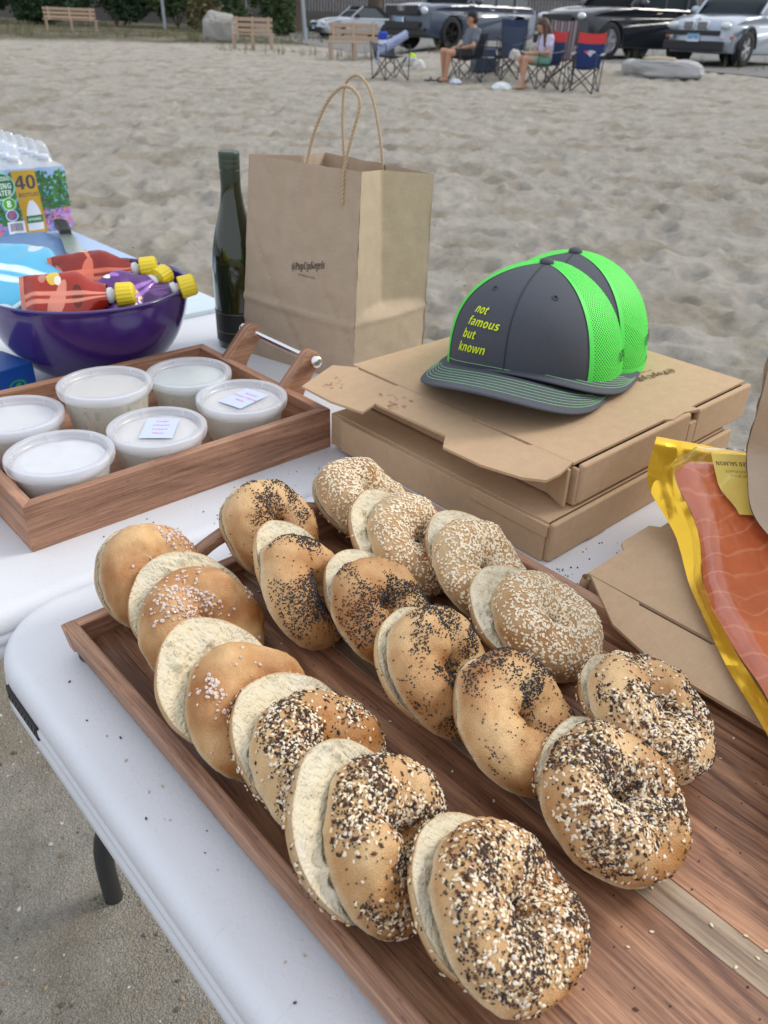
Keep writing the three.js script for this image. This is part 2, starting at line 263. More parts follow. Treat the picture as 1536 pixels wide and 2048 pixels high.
function cutFace(S, seed, amp, sign) {
  const r = rng(Math.floor(seed * 31)), pits = [...Array(22)].map(() => { const a = r() * 6.28, d = 0.012 + 0.034 * r(); return [d * Math.cos(a), d * Math.sin(a), 0.0012 + 0.0026 * r() * r(), 0.5 + 1.2 * r()]; });
  return grid(170, 46, (u, v) => {
    const th = u * 2 * Math.PI, o = S.out(th) * 0.9995, hl = S.hole(th), rr = lerp(o, hl, v), x = rr * Math.cos(th), z = rr * Math.sin(th);
    const edge = smooth(0, 0.14, v), big = fbm(x * 28 + seed, z * 28, seed * 2.1, 2), f = fbm(x * 70 + seed, z * 70, seed * 1.3, 3) + 0.3 * (0.3 - Math.abs(n3(x * 240, z * 190, seed))), lump = Math.max(0, n3(x * 95, z * 95, seed + 4)) ** 2;
    let pit = 0; for (const [px, pz, pr, e] of pits) { const d = Math.hypot((x - px) / e, (z - pz) * e) / pr; if (d < 1) pit = Math.max(pit, 1 - d * d); }
    const rough = smooth(-0.25, 0.3, n3(x * 22, z * 22, seed + 8));   // torn parts beside knife-smooth ones
    const y = sign * (edge * (amp * ((0.35 + 0.9 * rough) * (0.9 * f + 1.6 * lump) + 0.5 * big - 0.15) - 0.0018 * pit) + 0.0002);
    const rim = smooth(0.03 + 0.02 * n3(x * 90, seed, z * 90), 0.0, v), t = clamp(0.5 + 1.2 * big + 0.4 * n3(x * 60, z * 60, seed));
    return [x, y, z, x, z, lerp(lerp(1.0, 1.04, t), 0.80, rim), lerp(lerp(1.0, 0.985, t), 0.58, rim), lerp(lerp(1.0, 0.86, t), 0.36, rim)];
  });
}
const bagelGroup = { salt: 'salt bagels', poppy: 'poppy seed bagels', sesame: 'sesame bagels', every: 'everything bagels' };
function bagel(id, kind, label, d) {
  const { a, b, y, az, el, R = 0.048, s1 = 0, s2 = 0, gap = 0.004, hinge = 0, hb = 0.015, h = 0.0255 } = d, A = az * Math.PI / 180, E = el * Math.PI / 180;
  const C = AB(a, b, y), hz = V3(Math.cos(A) * VX + Math.sin(A) * UX, 0, Math.cos(A) * VZ + Math.sin(A) * UZ), N = hz.clone().multiplyScalar(Math.cos(E)).add(V3(0, Math.sin(E), 0)).normalize();
  const E1 = V3(0, 1, 0).addScaledVector(N, -N.y).normalize(), E2 = E1.clone().cross(N).normalize();
  const t = thing('bagel', label, 'bagel', V3(C.x, FLOOR, C.z), 0, bagelGroup[kind]);
  const basis = new THREE.Matrix4().makeBasis(E2, N, E1.clone().negate());   // local x = E2, y = N, z = -E1
  const put = (m, off, tilt = 0) => { m.matrix.copy(basis); m.quaternion.setFromRotationMatrix(basis); if (tilt) m.quaternion.multiply(new THREE.Quaternion().setFromAxisAngle(V3(1, 0, 0), tilt)); m.position.copy(C).add(off).sub(t.position); };
  const S = bagelShape(R, h, id), r = rng(900 + id * 17);
  const top = part('top_half', crustMesh(S, kind, id), M_crust, t); put(top, V3());
  part('cut_face', cutFace(S, id + 50, 0.0012, -1), M_crumb, top);
  const low = part('bottom_half', crustMesh(S, kind, id + 30, 88, 16, hb), M_crust, t);
  put(low, N.clone().multiplyScalar(-gap).addScaledVector(E1, s1).addScaledVector(E2, s2), hinge);
  part('cut_face', cutFace(S, id + 70, 0.0058, 1), M_crumb, low);
  // toppings
  const mk = (count, density, sizeVar, colour, lay, hold, edgeOnly) => {
    const L = [], Cs = []; let guard = 0; const q = new THREE.Quaternion(), q2 = new THREE.Quaternion(), M = new THREE.Matrix4(), sc = V3(), pos = V3();
    while (L.length < count && guard++ < count * 14) {
      const th = r() * 2 * Math.PI, ph = Math.PI * (edgeOnly ? 0.02 + 0.2 * r() : Math.pow(r(), 0.8) * 0.93 + 0.03);
      const p = S.at(th, ph), rr = Math.hypot(p.x, p.z) / R; if (r() > rr * 1.15 + 0.12) continue;
      if (r() > density(p, ph, th)) continue;
      const pa = S.at(th + 0.01, ph), pb = S.at(th, ph + 0.01), nn = pb.sub(p).cross(pa.sub(p)).normalize(); if (nn.lengthSq() < 0.5) continue; if (nn.y < -0.3) nn.negate();
      q.setFromUnitVectors(V3(0, 1, 0), nn); q2.setFromAxisAngle(V3(0, 1, 0), r() * Math.PI * 2); q.multiply(q2); q2.setFromAxisAngle(V3(1, 0, 0), (r() - 0.5) * lay); q.multiply(q2);
      const k = 1 + (r() - 0.5) * sizeVar; sc.set(k, k * (1 + (r() - 0.5) * 0.3), k); pos.copy(p).addScaledVector(nn, hold * k); L.push(M.clone().compose(pos, q, sc)); Cs.push(colour());
    }
    return [L, Cs];
  };
  const patch = (f, lo, hi, s) => (p) => smooth(lo, hi, fbm(p.x * f + s, p.y * f, p.z * f + s * 2, 3));
  const ses = () => { const k = 0.9 + 0.16 * r(), w = r(); return rgb(0.86 * k, lerp(0.79, 0.68, w) * k, lerp(0.64, 0.44, w) * k); };
  const pop = () => { const k = 0.6 + 0.9 * r(); return rgb(0.026 * k, 0.026 * k, 0.034 * k); };
  const flk = () => { const w = r(), k = 0.7 + 0.7 * r(); return w < 0.55 ? rgb(0.05 * k, 0.022 * k, 0.014 * k) : w < 0.82 ? rgb(0.17 * k, 0.075 * k, 0.03 * k) : rgb(0.52 * k, 0.36 * k, 0.18 * k); };
  const slt = () => { const k = 0.85 + 0.25 * r(); return rgb(0.74 * k, 0.60 * k, 0.53 * k); };
  if (kind === 'sesame') { const D = patch(35, -0.55, 0.05, id); copies('sesame_seeds', G_sesame, M_sesame, (mk(1800, (p) => 0.35 + 0.65 * D(p), 0.3, ses, 0.5, 0.00035)), top); copies('sesame_seeds', G_sesame, M_sesame, (lowEdge(90, ses, 0.00035)), low); }
  if (kind === 'poppy') { const D = patch(30, -0.06, 0.22, id * 2.3); copies('poppy_seeds', G_poppy, M_poppy, (mk(2300, (p) => 0.015 + 0.985 * D(p), 0.5, pop, 0, 0.0003)), top); copies('poppy_seeds', G_poppy, M_poppy, (lowEdge(50, pop, 0.0003)), low); }
  if (kind === 'every') {
    const D = patch(26, -0.22, 0.12, id * 1.7), D2 = patch(34, -0.08, 0.2, id * 3.1 + 5);
    copies('sesame_seeds', G_sesame, M_sesame, (mk(960, (p) => 0.06 + 0.94 * D(p), 0.35, ses, 0.5, 0.0003)), top);
    copies('poppy_seeds', G_poppy, M_poppy, (mk(1900, (p) => 0.03 + 0.97 * D(p) * (0.2 + 0.8 * D2(p)), 0.6, pop, 0, 0.0003)), top);
    copies('onion_flakes', G_flake, M_flake, (mk(1000, (p) => 0.03 + 0.97 * (0.3 + 0.7 * D2(p)) * D(p), 1.1, flk, 1.2, 0.0003)), top);
    copies('salt_grains', G_salt, M_salt, (mk(26, (p) => D(p), 0.8, slt, 1, 0.0005)), top);
    copies('sesame_seeds', G_sesame, M_sesame, (lowEdge(120, ses, 0.0005)), low); copies('poppy_seeds', G_poppy, M_poppy, (lowEdge(160, pop, 0.0003)), low);
  }
  if (kind === 'salt') { const D = patch(20, 0.0, 0.2, id * 1.3); copies('salt_grains', G_salt, M_salt, (mk(330, (p, ph) => (ph > 0.7 ? 1 : 0.15) * (0.02 + 0.98 * D(p)), 0.9, slt, 2, 0.0004)), top); }
  function lowEdge(count, colour, hold) {   // seeds stuck to the rim of the lower half
    const L = [], Cs = [], q = new THREE.Quaternion(), q2 = new THREE.Quaternion();
    for (let i = 0; i < count; i++) { const th = r() * 6.283, yy = -hb * (0.05 + 0.8 * Math.pow(r(), 1.3)), w = 1 - 0.5 * Math.pow(-yy / hb, 3), o = S.out(th), nn = V3(Math.cos(th), yy / hb * 0.6, Math.sin(th)).normalize(); if (r() > 0.35 + 0.65 * smooth(-0.2, 0.2, n3(Math.cos(th) * 2, id, Math.sin(th) * 2))) continue; const Rc = o * 0.55; q.setFromUnitVectors(V3(0, 1, 0), nn); q2.setFromAxisAngle(V3(0, 1, 0), r() * 6.28); q.multiply(q2); const ph = Math.asin(clamp(Math.pow(-yy / hb, 2))); const rr = Rc + (o - Rc) * Math.cos(ph) * (1 - 0.05 * Math.sin(ph)); const k = 0.8 + 0.4 * r(); L.push(new THREE.Matrix4().compose(V3(rr * Math.cos(th), yy, rr * Math.sin(th)).addScaledVector(nn, hold), q, V3(k, k, k))); Cs.push(colour()); }
    return [L, Cs];
  }
  return t;
}
const bagels = [
  ['salt', 'whole-looking salt bagel against the arched tray handle, hindmost of the salt bagels', 0.0735, 0.0095, 0.7855, 20, 42, 0.0485, 0.002, 0],
  ['salt', 'sliced salt bagel with a salted hole, between the two other salt bagels', 0.0725, 0.0885, 0.7815, 10, 53, 0.0494, 0.0195, 0.006],
  ['salt', 'sliced salt bagel slipped wide open, pressed against an everything bagel', 0.0502, 0.188, 0.7838, 25, 48, 0.0493, 0.0275, 0.003],
  ['every', 'sliced everything bagel leaning on the open salt bagel', 0.0589, 0.2551, 0.7819, 28, 52, 0.0493, 0.0187, 0.008],
  ['every', 'sliced everything bagel showing a wide crescent of crumb, between two by the rail', 0.0483, 0.3283, 0.7898, 30, 38, 0.0495, 0.022, -0.006],
  ['every', 'most densely seeded everything bagel, foremost of the row along the tray rail', 0.0676, 0.3999, 0.7857, 35, 52, 0.049, 0.0094, 0.0055],
  ['poppy', 'whole-looking poppy seed bagel by the arched tray handle, hindmost of the poppy bagels', 0.1857, 0.0222, 0.7949, 20, 45, 0.0483, 0.002, 0.002],
  ['poppy', 'sliced poppy seed bagel with its lower half standing proud, second from the tray handle', 0.1551, 0.1097, 0.7896, 35, 38, 0.0493, 0.0105, 0.0215],
  ['poppy', 'thickly seeded poppy bagel in the middle of the five poppy bagels', 0.1871, 0.1693, 0.7870, 28, 52, 0.0487, 0.0102, 0.016],
  ['poppy', 'poppy seed bagel with a golden bare side, fourth from the tray handle', 0.1732, 0.2493, 0.7904, 30, 45, 0.0489, 0.0055, 0.0024],
  ['poppy', 'poppy seed bagel with a closed pale seam, leaning behind an everything bagel', 0.1754, 0.3185, 0.7924, 20, 53, 0.0481, 0.0, 0.0075],
  ['every', 'everything bagel with a dark round hole, foremost of the middle row on the bare boards', 0.1731, 0.3963, 0.7865, 5, 62, 0.0482, 0.0055, 0.009],
  ['sesame', 'sesame bagel lying beside the cardboard box stack, hindmost of the sesame bagels', 0.2907, 0.024, 0.7886, 25, 62, 0.0475, 0.002, 0.002],
  ['sesame', 'sliced sesame bagel with a browned cut rim, second from the tray end', 0.2746, 0.1123, 0.7850, 28, 46, 0.0492, 0.0175, -0.003],
  ['sesame', 'sliced sesame bagel half covered by the largest sesame bagel', 0.293, 0.1782, 0.7856, 20, 52, 0.0488, 0.0126, 0.0155],
  ['sesame', 'fully visible sesame bagel beside the flat cardboard box flap', 0.2844, 0.258, 0.7800, 18, 62, 0.0488, 0.0195, -0.0006],
  ['every', 'everything bagel tucked against the edge of the cardboard box flap', 0.2543, 0.3715, 0.7866, 35, 62, 0.0478, 0.0018, 0.0105],
];
bagels.forEach(([kind, label, a, b, y, az, el, R, s1, s2], i) => bagel(i + 1, kind, label, { a, b, y, az, el, R, s1, s2, gap: 0.0025, hb: 0.0135, hinge: s1 > 0.012 ? 0 : -0.06 }));
{ // loose seeds and crumbs on tray and tables
  const r = rng(77), S = [[], []], P = [[], []], K = [[], []], M = new THREE.Matrix4(), q = new THREE.Quaternion();
  const drop = (L, a, b, y, col, k) => { q.setFromAxisAngle(V3(0, 1, 0), r() * 6.28); L[0].push(M.clone().compose(AB(a, b, y), q, V3(k, k, k))); L[1].push(col); };
  for (let i = 0; i < 90; i++) drop(S, 0.02 + 0.32 * r(), 0.03 + 0.6 * Math.pow(r(), 1.2), FLOOR + 0.0006, rgb(0.78, 0.66, 0.46), 0.9 + 0.2 * r());
  for (let i = 0; i < 26; i++) { const g = i % 5, a0 = [0.118, 0.122, 0.10, 0.225, 0.03][g], b0 = [0.17, 0.235, 0.29, 0.20, 0.30][g]; drop(S, a0 + 0.012 * (r() - 0.5), b0 + 0.02 * (r() - 0.5), FLOOR + 0.0006, rgb(0.8, 0.68, 0.48), 1); }
  for (let i = 0; i < 160; i++) drop(P, 0.02 + 0.32 * r(), 0.03 + 0.6 * r(), FLOOR + 0.0005, rgb(0.03, 0.03, 0.035), 0.8 + 0.4 * r());
  for (let i = 0; i < 46; i++) { const z = r() < 0.55; drop(P, z ? 0.30 + 0.12 * r() : 0.1 + 0.3 * r(), z ? -0.15 + 0.09 * r() : -0.165 + 0.06 * r(), TABLE - 0.0055, rgb(0.06, 0.05, 0.045), 0.8 + 0.8 * r()); }
  for (let i = 0; i < 46; i++) drop(P, 0.385 + 0.12 * Math.pow(r(), 1.5), 0.18 + 0.04 * r(), TABLE + 0.0005, rgb(0.03, 0.025, 0.025), 0.8 + 1.2 * r());
  for (let i = 0; i < 16; i++) drop(K, -0.035 + 0.03 * r(), 0.02 + 0.34 * r(), TABLE + 0.0006, r() < 0.5 ? rgb(0.12, 0.04, 0.02) : rgb(0.6, 0.5, 0.35), 0.5 + 0.7 * r());
  for (let i = 0; i < 34; i++) drop(K, 0.02 + 0.33 * r(), 0.1 + 0.5 * r(), FLOOR + 0.0006, r() < 0.5 ? rgb(0.1, 0.045, 0.03) : rgb(0.7, 0.6, 0.42), 0.7 + 0.9 * r());
  tag(copies('loose_sesame_seeds', G_sesame, M_sesame, S, scene), 'loose sesame seeds scattered on the bagel tray boards', 'seeds');
  tag(copies('loose_poppy_seeds', G_poppy, M_poppy, P, scene), 'loose poppy seeds scattered on the tray and tables', 'seeds');
  tag(copies('bread_crumbs', G_flake, M_flake, K, scene), 'bread crumbs and onion bits on tray and table edge', 'crumbs');
}

// ---------------------------------------------------------------- walnut tray with tubs
const trayB = thing('serving_tray', 'walnut tray with a chrome bar handle holding the round tubs', 'tray', AB(0.035, -0.475, TABLE - 0.006), ROT);
{
  const X = 0.378, Z = 0.30, H = 0.05, t = 0.0125, m1 = woodMat(T_walnut, [0.95, 0.88, 0.82], 2, 8, 0.3, 0.2), m2 = woodMat(T_walnut, [0.98, 0.88, 0.8], 2, 8, 0.7, 0.6);
  part('tray_floor', metreUV(rbox(X - 0.02, 0.008, Z - 0.02, X / 2, 0.008, Z / 2, 0.001)), woodMat(T_walnut, [0.96, 0.88, 0.81], 2, 8, 0.1, 0.8), trayB);
  const mitred = (L, inset) => { const s = poly([[0, 0], [L, 0], [L - inset, -inset], [inset, -inset]]); const g = extrude(s, H, 0.0012); g.rotateX(-Math.PI / 2); return g; };   // outline in (x, -z), height up y
  part('side_wall', metreUV(mitred(X, t).rotateY(Math.PI).translate(X, 0.001, Z).clone()), m1, trayB);
  part('side_wall', metreUV(mitred(X, t).translate(0, 0.001, 0)), m1, trayB);
  part('end_wall', metreUV(mitred(Z, t).rotateY(-Math.PI / 2).translate(X, 0.001, 0), 1, 0, 0, true), m2, trayB);
  part('end_wall', metreUV(mitred(Z, t).rotateY(Math.PI / 2).translate(0, 0.001, Z), 1, 0, 0, true), m2, trayB);
  for (const [x, s] of [[X - 0.004, 1], [0.004, -1]]) {
    const h = new THREE.Group(); h.name = 'handle'; h.position.set(x, H, Z / 2 - 0.012); h.scale.x = s; trayB.add(h);
    const sh = new THREE.Shape(); sh.moveTo(-0.006, 0.0); sh.lineTo(0.022, -0.03); sh.quadraticCurveTo(0.03, -0.005, 0.052, 0.018); sh.quadraticCurveTo(0.062, 0.03, 0.052, 0.04); sh.quadraticCurveTo(0.042, 0.047, 0.032, 0.038); sh.quadraticCurveTo(0.015, 0.02, -0.006, 0.0);
    for (const z of [0.062, -0.074]) part('post', metreUV(extrude(sh, 0.012, 0.0025, 10).translate(0, 0, z), 1), m2, h);
    part('rod', bar([0.044, 0.031, -0.066], [0.044, 0.031, 0.066], 0.0052, 20), M_chrome, h);
    for (const [z, d] of [[0.078, 1], [-0.078, -1]]) part('knob', lathe([[0.0001, 0.012], [0.004, 0.0115], [0.0075, 0.009], [0.0085, 0.005], [0.007, 0.0015], [0.0045, 0], [0.0001, 0]], 20).rotateX(d * Math.PI / 2).translate(0.044, 0.031, z), M_chrome, h);
  }
}
const M_lid = phys([0.92, 0.94, 0.99], 0.3, { transmission: 0.62, thickness: 0, clearcoat: 0.3 });
const M_tub = phys([0.95, 0.95, 0.95], 0.25, { transmission: 0.85, thickness: 0 });
function lidLabel(lines, ink) { return canvasTex(256, 160, (x, w, h) => { x.fillStyle = '#c9d3f2'; x.fillRect(0, 0, w, h); x.save(); x.translate(w / 2, h / 2); x.rotate(Math.PI / 2); x.fillStyle = ink; x.textAlign = 'center'; x.font = 'italic bold 24px sans-serif'; lines.forEach((l, i) => x.fillText(l, 0, (lines.length / 2 - i - 0.6) * 52)); x.restore(); }); }
function tub(label, a, b, hgt, fill, tilt, lab) {
  const t = thing('deli_tub', label, 'tub', AB(a, b, TABLE + 0.0065), ROT + tilt * 3, 'tubs of cream cheese in the walnut tray'), R = 0.0540;
  t.rotation.order = 'YXZ'; t.rotation.z = tilt;
  part('cup', lathe([[0.0001, 0.001], [0.041, 0.001], [0.043, 0.004], [0.0500, hgt - 0.01], [0.0515, hgt - 0.003]], 56), M_tub, t);
  const fc = new THREE.Color().setRGB(...fill.c), T = tex(128, 128, (u, v) => { const n = tfbm(u, v, 6, 4, fill.s), sp = fill.herb && tn(u, v, 22, fill.s + 3) > 0.8 ? 0.72 : 1, k = 0.78 + 0.3 * n; return [k * sp, k * (sp < 1 ? 0.8 : 1), k * sp]; });
  part('cream_cheese', warp(lathe([[0.0001, 0.0025], [0.0405, 0.0025], [0.0425, 0.005], [0.0493, hgt - 0.0115], [0.046, hgt - 0.0060], [0.03, hgt - 0.0066], [0.0001, hgt - 0.0062]], 40), (v) => { const q = 0.003 * fbm(v.x * 60 + fill.s, v.y * 40, v.z * 60, 3); v.y += v.y > hgt - 0.015 ? q : 0; }), mat(fill.c, 0.6, { map: rep(T, 4, 2) }), t);
  const lid = part('lid', lathe([[0.0001, hgt - 0.0030], [0.038, hgt - 0.0030], [0.0405, hgt - 0.0024], [0.0440, hgt - 0.0038], [0.0462, hgt - 0.0038], [0.0474, hgt - 0.001], [0.0478, hgt + 0.0022], [0.0490, hgt + 0.0036], [R, hgt + 0.0036], [R + 0.0016, hgt + 0.0024], [R + 0.0018, hgt - 0.003], [R + 0.0008, hgt - 0.0068], [R - 0.0004, hgt - 0.0068]], 72), M_lid, t);
  for (let i = 0; i < 6; i++) { const an = i * Math.PI / 3 + 0.4; part('rib', box(0.0016, 0.007, 0.0008, 0, 0, 0).rotateY(0).translate(0.0468, hgt + 0.0004, 0).rotateY(an), M_lid, lid); }
  if (lab) part('paper_label', new THREE.PlaneGeometry(0.052, 0.037).rotateX(-Math.PI / 2).rotateY(lab.turn).translate(0.004, hgt - 0.0016, -0.002), mat([1, 1, 1], 0.6, { map: lidLabel(lab.lines, lab.ink) }), lid);
  return t;
}
const cream = [0.82, 0.765, 0.66];
tub('round tub with a plain white lid at the corner of the walnut tray', 0.101, -0.2395, 0.050, { c: [0.86, 0.84, 0.80], s: 1 }, 0.0);
tub('round tub with a four-line blue lid label, between two tubs by the tray wall', 0.213, -0.2385, 0.048, { c: cream, s: 2 }, 0.0, { lines: ['Plain', 'Cream', 'Cheese', 'Large'], ink: '#c24a8e', turn: 0.9 });
tub('round tub with a square blue lid label, beside the tray handle', 0.333, -0.2485, 0.050, { c: cream, s: 3 }, 0.0, { lines: ['Plain', 'Cream Cheese', 'Spread'], ink: '#c8407e', turn: 0.25 });
tub('tall round tub of cream cheese with herb specks, its lid unlabelled', 0.207, -0.352, 0.066, { c: [0.76, 0.70, 0.57], s: 4, herb: true }, 0.0);
tub('round tub of greenish scallion spread under a clear lid, in the far tray corner', 0.327, -0.365, 0.047, { c: [0.70, 0.75, 0.66], s: 5, herb: true }, 0.0);
tub('round tub with a plain lid beside the tall herb tub, behind the corner tub', 0.098, -0.360, 0.052, { c: [0.78, 0.75, 0.70], s: 6 }, 0.0);

// ---------------------------------------------------------------- purple bowl with fruit pouches
{
  const bowl = thing('mixing_bowl', 'glossy purple mixing bowl full of squeeze pouches', 'bowl', AB(0.306, -0.603, TABLE - 0.006), ROT);
  const P = []; const R = 0.142, H = 0.127; for (let i = 0; i <= 26; i++) { const t = i / 26, an = t * Math.PI / 2; P.push([0.045 + (R - 0.045) * Math.sin(an) ** 0.95, 0.002 + (H - 0.002) * (1 - Math.cos(an)) ** 0.92]); }
  const outer = [[0.0001, 0.002], ...P], inner = P.map(([x, y]) => [Math.max(0.0001, x - 0.0028), y + 0.0026]).reverse();
  const M = phys([0.050, 0.018, 0.165], 0.18, { clearcoat: 0.6, clearcoatRoughness: 0.08 });
  part('shell', lathe([...outer, [R + 0.0035, H + 0.0005], [R + 0.004, H + 0.003], [R + 0.001, H + 0.0045], ...inner, [0.0001, 0.005]], 96), M, bowl);
  const M_spout = phys([0.82, 0.83, 0.86], 0.35, { transmission: 0.2, thickness: 0 }), M_cap = phys([0.86, 0.66, 0.03], 0.35);
  const pouch = (label, colour, colour2, a0, b0, y0, a1, b1, y1, roll, wide) => {   // tail -> neck
    const p0 = AB(a0, b0, y0), p1 = AB(a1, b1, y1), L = p0.distanceTo(p1), d = p1.clone().sub(p0).normalize();
    const t = thing('squeeze_pouch', label, 'pouch', p0, 0, 'squeeze pouches in the purple bowl');
    const side = d.clone().cross(V3(0, 1, 0)).normalize().applyAxisAngle(d, roll), nrm = side.clone().cross(d).normalize(); t.quaternion.setFromRotationMatrix(new THREE.Matrix4().makeBasis(d, nrm, side));
    const seed = L * 100 + a0 * 30, css = (c, k = 1) => `rgb(${c.map((q) => Math.round(255 * Math.min(1, q * k))).join(',')})`, pr = rng(Math.floor(seed * 10));
    const T = canvasTex(256, 256, (x) => { x.fillStyle = css(colour); x.fillRect(0, 0, 256, 256); for (let i = 0; i < 7; i++) { x.fillStyle = css(colour2); x.beginPath(); x.ellipse(40 + 190 * pr(), 256 * pr(), 10 + 26 * pr(), 5 + 12 * pr(), pr() * 3, 0, 7); x.fill(); } for (let i = 0; i < 5; i++) { x.fillStyle = ['#f4f0ea', css(colour, 0.6), css(colour2, 0.9), '#e9c84a'][i % 4]; x.beginPath(); const cx = 70 + 120 * pr(), cy = 40 + 180 * pr(); x.arc(cx, cy, 8 + 12 * pr(), 0, 7); x.fill(); } x.strokeStyle = css(colour2, 1.05); x.lineWidth = 5; for (const y of [58, 66, 186, 194]) { x.beginPath(); x.moveTo(0, y); x.lineTo(256, y + 6); x.stroke(); } x.fillStyle = css(colour2, 0.95); x.fillRect(0, 0, 14, 256); });
    part('film', grid(48, 56, (u, v) => { const s = u * L * 0.86, an = v * 2 * Math.PI, tail = smooth(0, 0.22, u), w = wide * lerp(1, 0.42, smooth(0.62, 1, u)) * 0.5, th = 0.0125 * tail * lerp(1, 0.65, smooth(0.7, 1, u)) + 0.0008, q = 0.0022 * fbm(s * 42 + seed, Math.cos(an) * 1.3, Math.sin(an) * 1.3, 3); return [s, Math.sin(an) * (th + q * 1.3) + 0.002 * n3(s * 40, an, seed), Math.sign(Math.cos(an)) * Math.pow(Math.abs(Math.cos(an)), 0.8) * (w + q), u, v]; }), phys([1, 1, 1], 0.28, { map: T, metalness: 0.15, clearcoat: 0.4 }), t);
    part('spout', lathe([[0.0001, 0], [0.0085, 0], [0.0105, 0.004], [0.0105, 0.009], [0.0075, 0.011], [0.0075, 0.016], [0.0001, 0.016]], 20).rotateZ(-Math.PI / 2).translate(L * 0.84, 0, 0), M_spout, t);
    part('cap', warp(lathe([[0.0001, 0], [0.0145, 0], [0.0155, 0.002], [0.0148, 0.020], [0.012, 0.0235], [0.0001, 0.0235]], 72), (v) => { const an = Math.atan2(v.z, v.x), k = 1 + 0.025 * Math.cos(18 * an); v.x *= k; v.z *= k; }).rotateZ(-Math.PI / 2).translate(L * 0.84 + 0.0145, 0, 0), M_cap, t);
  };
  pouch('light blue squeeze pouch with silvery creases, its yellow cap among the red pouches', [0.33, 0.72, 0.88], [0.85, 0.94, 0.97], 0.165, -0.715, 0.872, 0.285, -0.578, 0.870, 0.35, 0.165);
  pouch('red squeeze pouch lying highest across the bowl', [0.56, 0.12, 0.05], [0.88, 0.46, 0.36], 0.262, -0.618, 0.866, 0.374, -0.548, 0.886, 1.0, 0.075);
  pouch('orange-red squeeze pouch along the near bowl rim', [0.66, 0.16, 0.07], [0.90, 0.56, 0.47], 0.195, -0.556, 0.864, 0.305, -0.487, 0.874, 0.9, 0.075);
  pouch('violet squeeze pouch pointing to the far rim', [0.33, 0.10, 0.46], [0.62, 0.42, 0.76], 0.280, -0.500, 0.850, 0.380, -0.528, 0.874, 0.8, 0.08);
  pouch('dark violet squeeze pouch whose cap rests against the bowl rim', [0.26, 0.07, 0.36], [0.40, 0.2, 0.5], 0.300, -0.54, 0.842, 0.400, -0.496, 0.866, 0.3, 0.08);
  pouch('half hidden squeeze pouch with only its yellow cap showing', [0.66, 0.16, 0.08], [0.86, 0.5, 0.4], 0.22, -0.66, 0.84, 0.318, -0.578, 0.863, 0.2, 0.08);
  const shade = thing('blue_carton', 'blue carton with a round green emblem beside the purple bowl', 'carton', AB(0.118, -0.573, TABLE - 0.006), ROT + 0.25);
  const T = canvasTex(256, 128, (x, w, h) => { x.fillStyle = '#0d4ea6'; x.fillRect(0, 0, w, h); x.fillStyle = '#ffffff'; x.fillRect(0, 0, 120, 30); x.strokeStyle = '#2fa65a'; x.lineWidth = 6; x.beginPath(); x.arc(205, 70, 22, 0, 7); x.stroke(); x.fillStyle = '#3cae5c'; x.beginPath(); x.ellipse(205, 70, 8, 15, 0.5, 0, 7); x.fill(); });
  part('carton_body', rbox(0.14, 0.05, 0.07, 0, 0.025, 0, 0.0015), mat([0.012, 0.085, 0.36], 0.4), shade);
  part('printed_panel', new THREE.PlaneGeometry(0.136, 0.046).translate(0, 0.025, 0.0356), mat([1, 1, 1], 0.4, { map: T }), shade);
}

// ---------------------------------------------------------------- wine bottle
{
  const t = thing('wine_bottle', 'dark green screw-cap wine bottle behind the paper bag', 'bottle', AB(0.537, -0.568, TABLE - 0.006), ROT);
  const prof = [[0.0001, 0.003], [0.024, 0.0015], [0.0335, 0.002], [0.0365, 0.006], [0.0372, 0.03], [0.0374, 0.10], [0.0372, 0.128], [0.0355, 0.150], [0.0310, 0.174], [0.0245, 0.198], [0.0185, 0.220], [0.0155, 0.242], [0.0148, 0.262], [0.0146, 0.275]];
  part('glass', lathe([...prof, [0.0001, 0.276]], 64), phys([0.014, 0.022, 0.006], 0.07, { clearcoat: 0.8, clearcoatRoughness: 0.05 }), t);
  part('back_label', lathe([[0.0376, 0.012], [0.0377, 0.062]], 64), mat([0.012, 0.014, 0.014], 0.5), t);
  for (const y of [0.028, 0.0585]) part('label_line', lathe([[0.0379, y], [0.0379, y + 0.0007]], 48), mat([0.42, 0.33, 0.16], 0.4, { metalness: 0.6 }), t);
  part('capsule', lathe([[0.0152, 0.236], [0.0151, 0.262], [0.0149, 0.269]], 40), phys([0.045, 0.062, 0.045], 0.35, { metalness: 0.3 }), t);
  const cap = part('screw_cap', lathe([[0.0149, 0.2695], [0.0156, 0.271], [0.0156, 0.277], [0.0150, 0.278], [0.0157, 0.279], [0.0157, 0.2835], [0.0150, 0.2845], [0.0157, 0.2855], [0.0157, 0.293], [0.0146, 0.2952], [0.0001, 0.2955]], 48), phys([0.075, 0.098, 0.075], 0.32, { metalness: 0.55 }), t);
}
// ---------------------------------------------------------------- kraft paper bag with rope handles
function stampTex(lines, sizes, colour, w = 512, h = 160, slope = 0, script = 'italic bold') { return canvasTex(w, h, (x) => { x.clearRect(0, 0, w, h); x.fillStyle = colour; x.textAlign = 'center'; x.save(); x.translate(w / 2, h * 0.55); x.rotate(slope); x.font = script + ' ' + sizes[0] + 'px serif'; x.fillText(lines[0], 0, 0); x.restore(); if (lines[1]) { x.font = sizes[1] + 'px sans-serif'; x.fillText(lines[1], w / 2 - 10, h * 0.9); } }); }
const stampMat = (t, rough = 0.9) => mat([1, 1, 1], rough, { map: t, transparent: true });
function bilerp(c, u, v) { const a = c[0].clone().lerp(c[1], u), b = c[3].clone().lerp(c[2], u); return a.lerp(b, v); }   // corners: bottom-left, bottom-right, top-right, top-left
const bagOrigin = AB(0.62, -0.43, TABLE - 0.006);
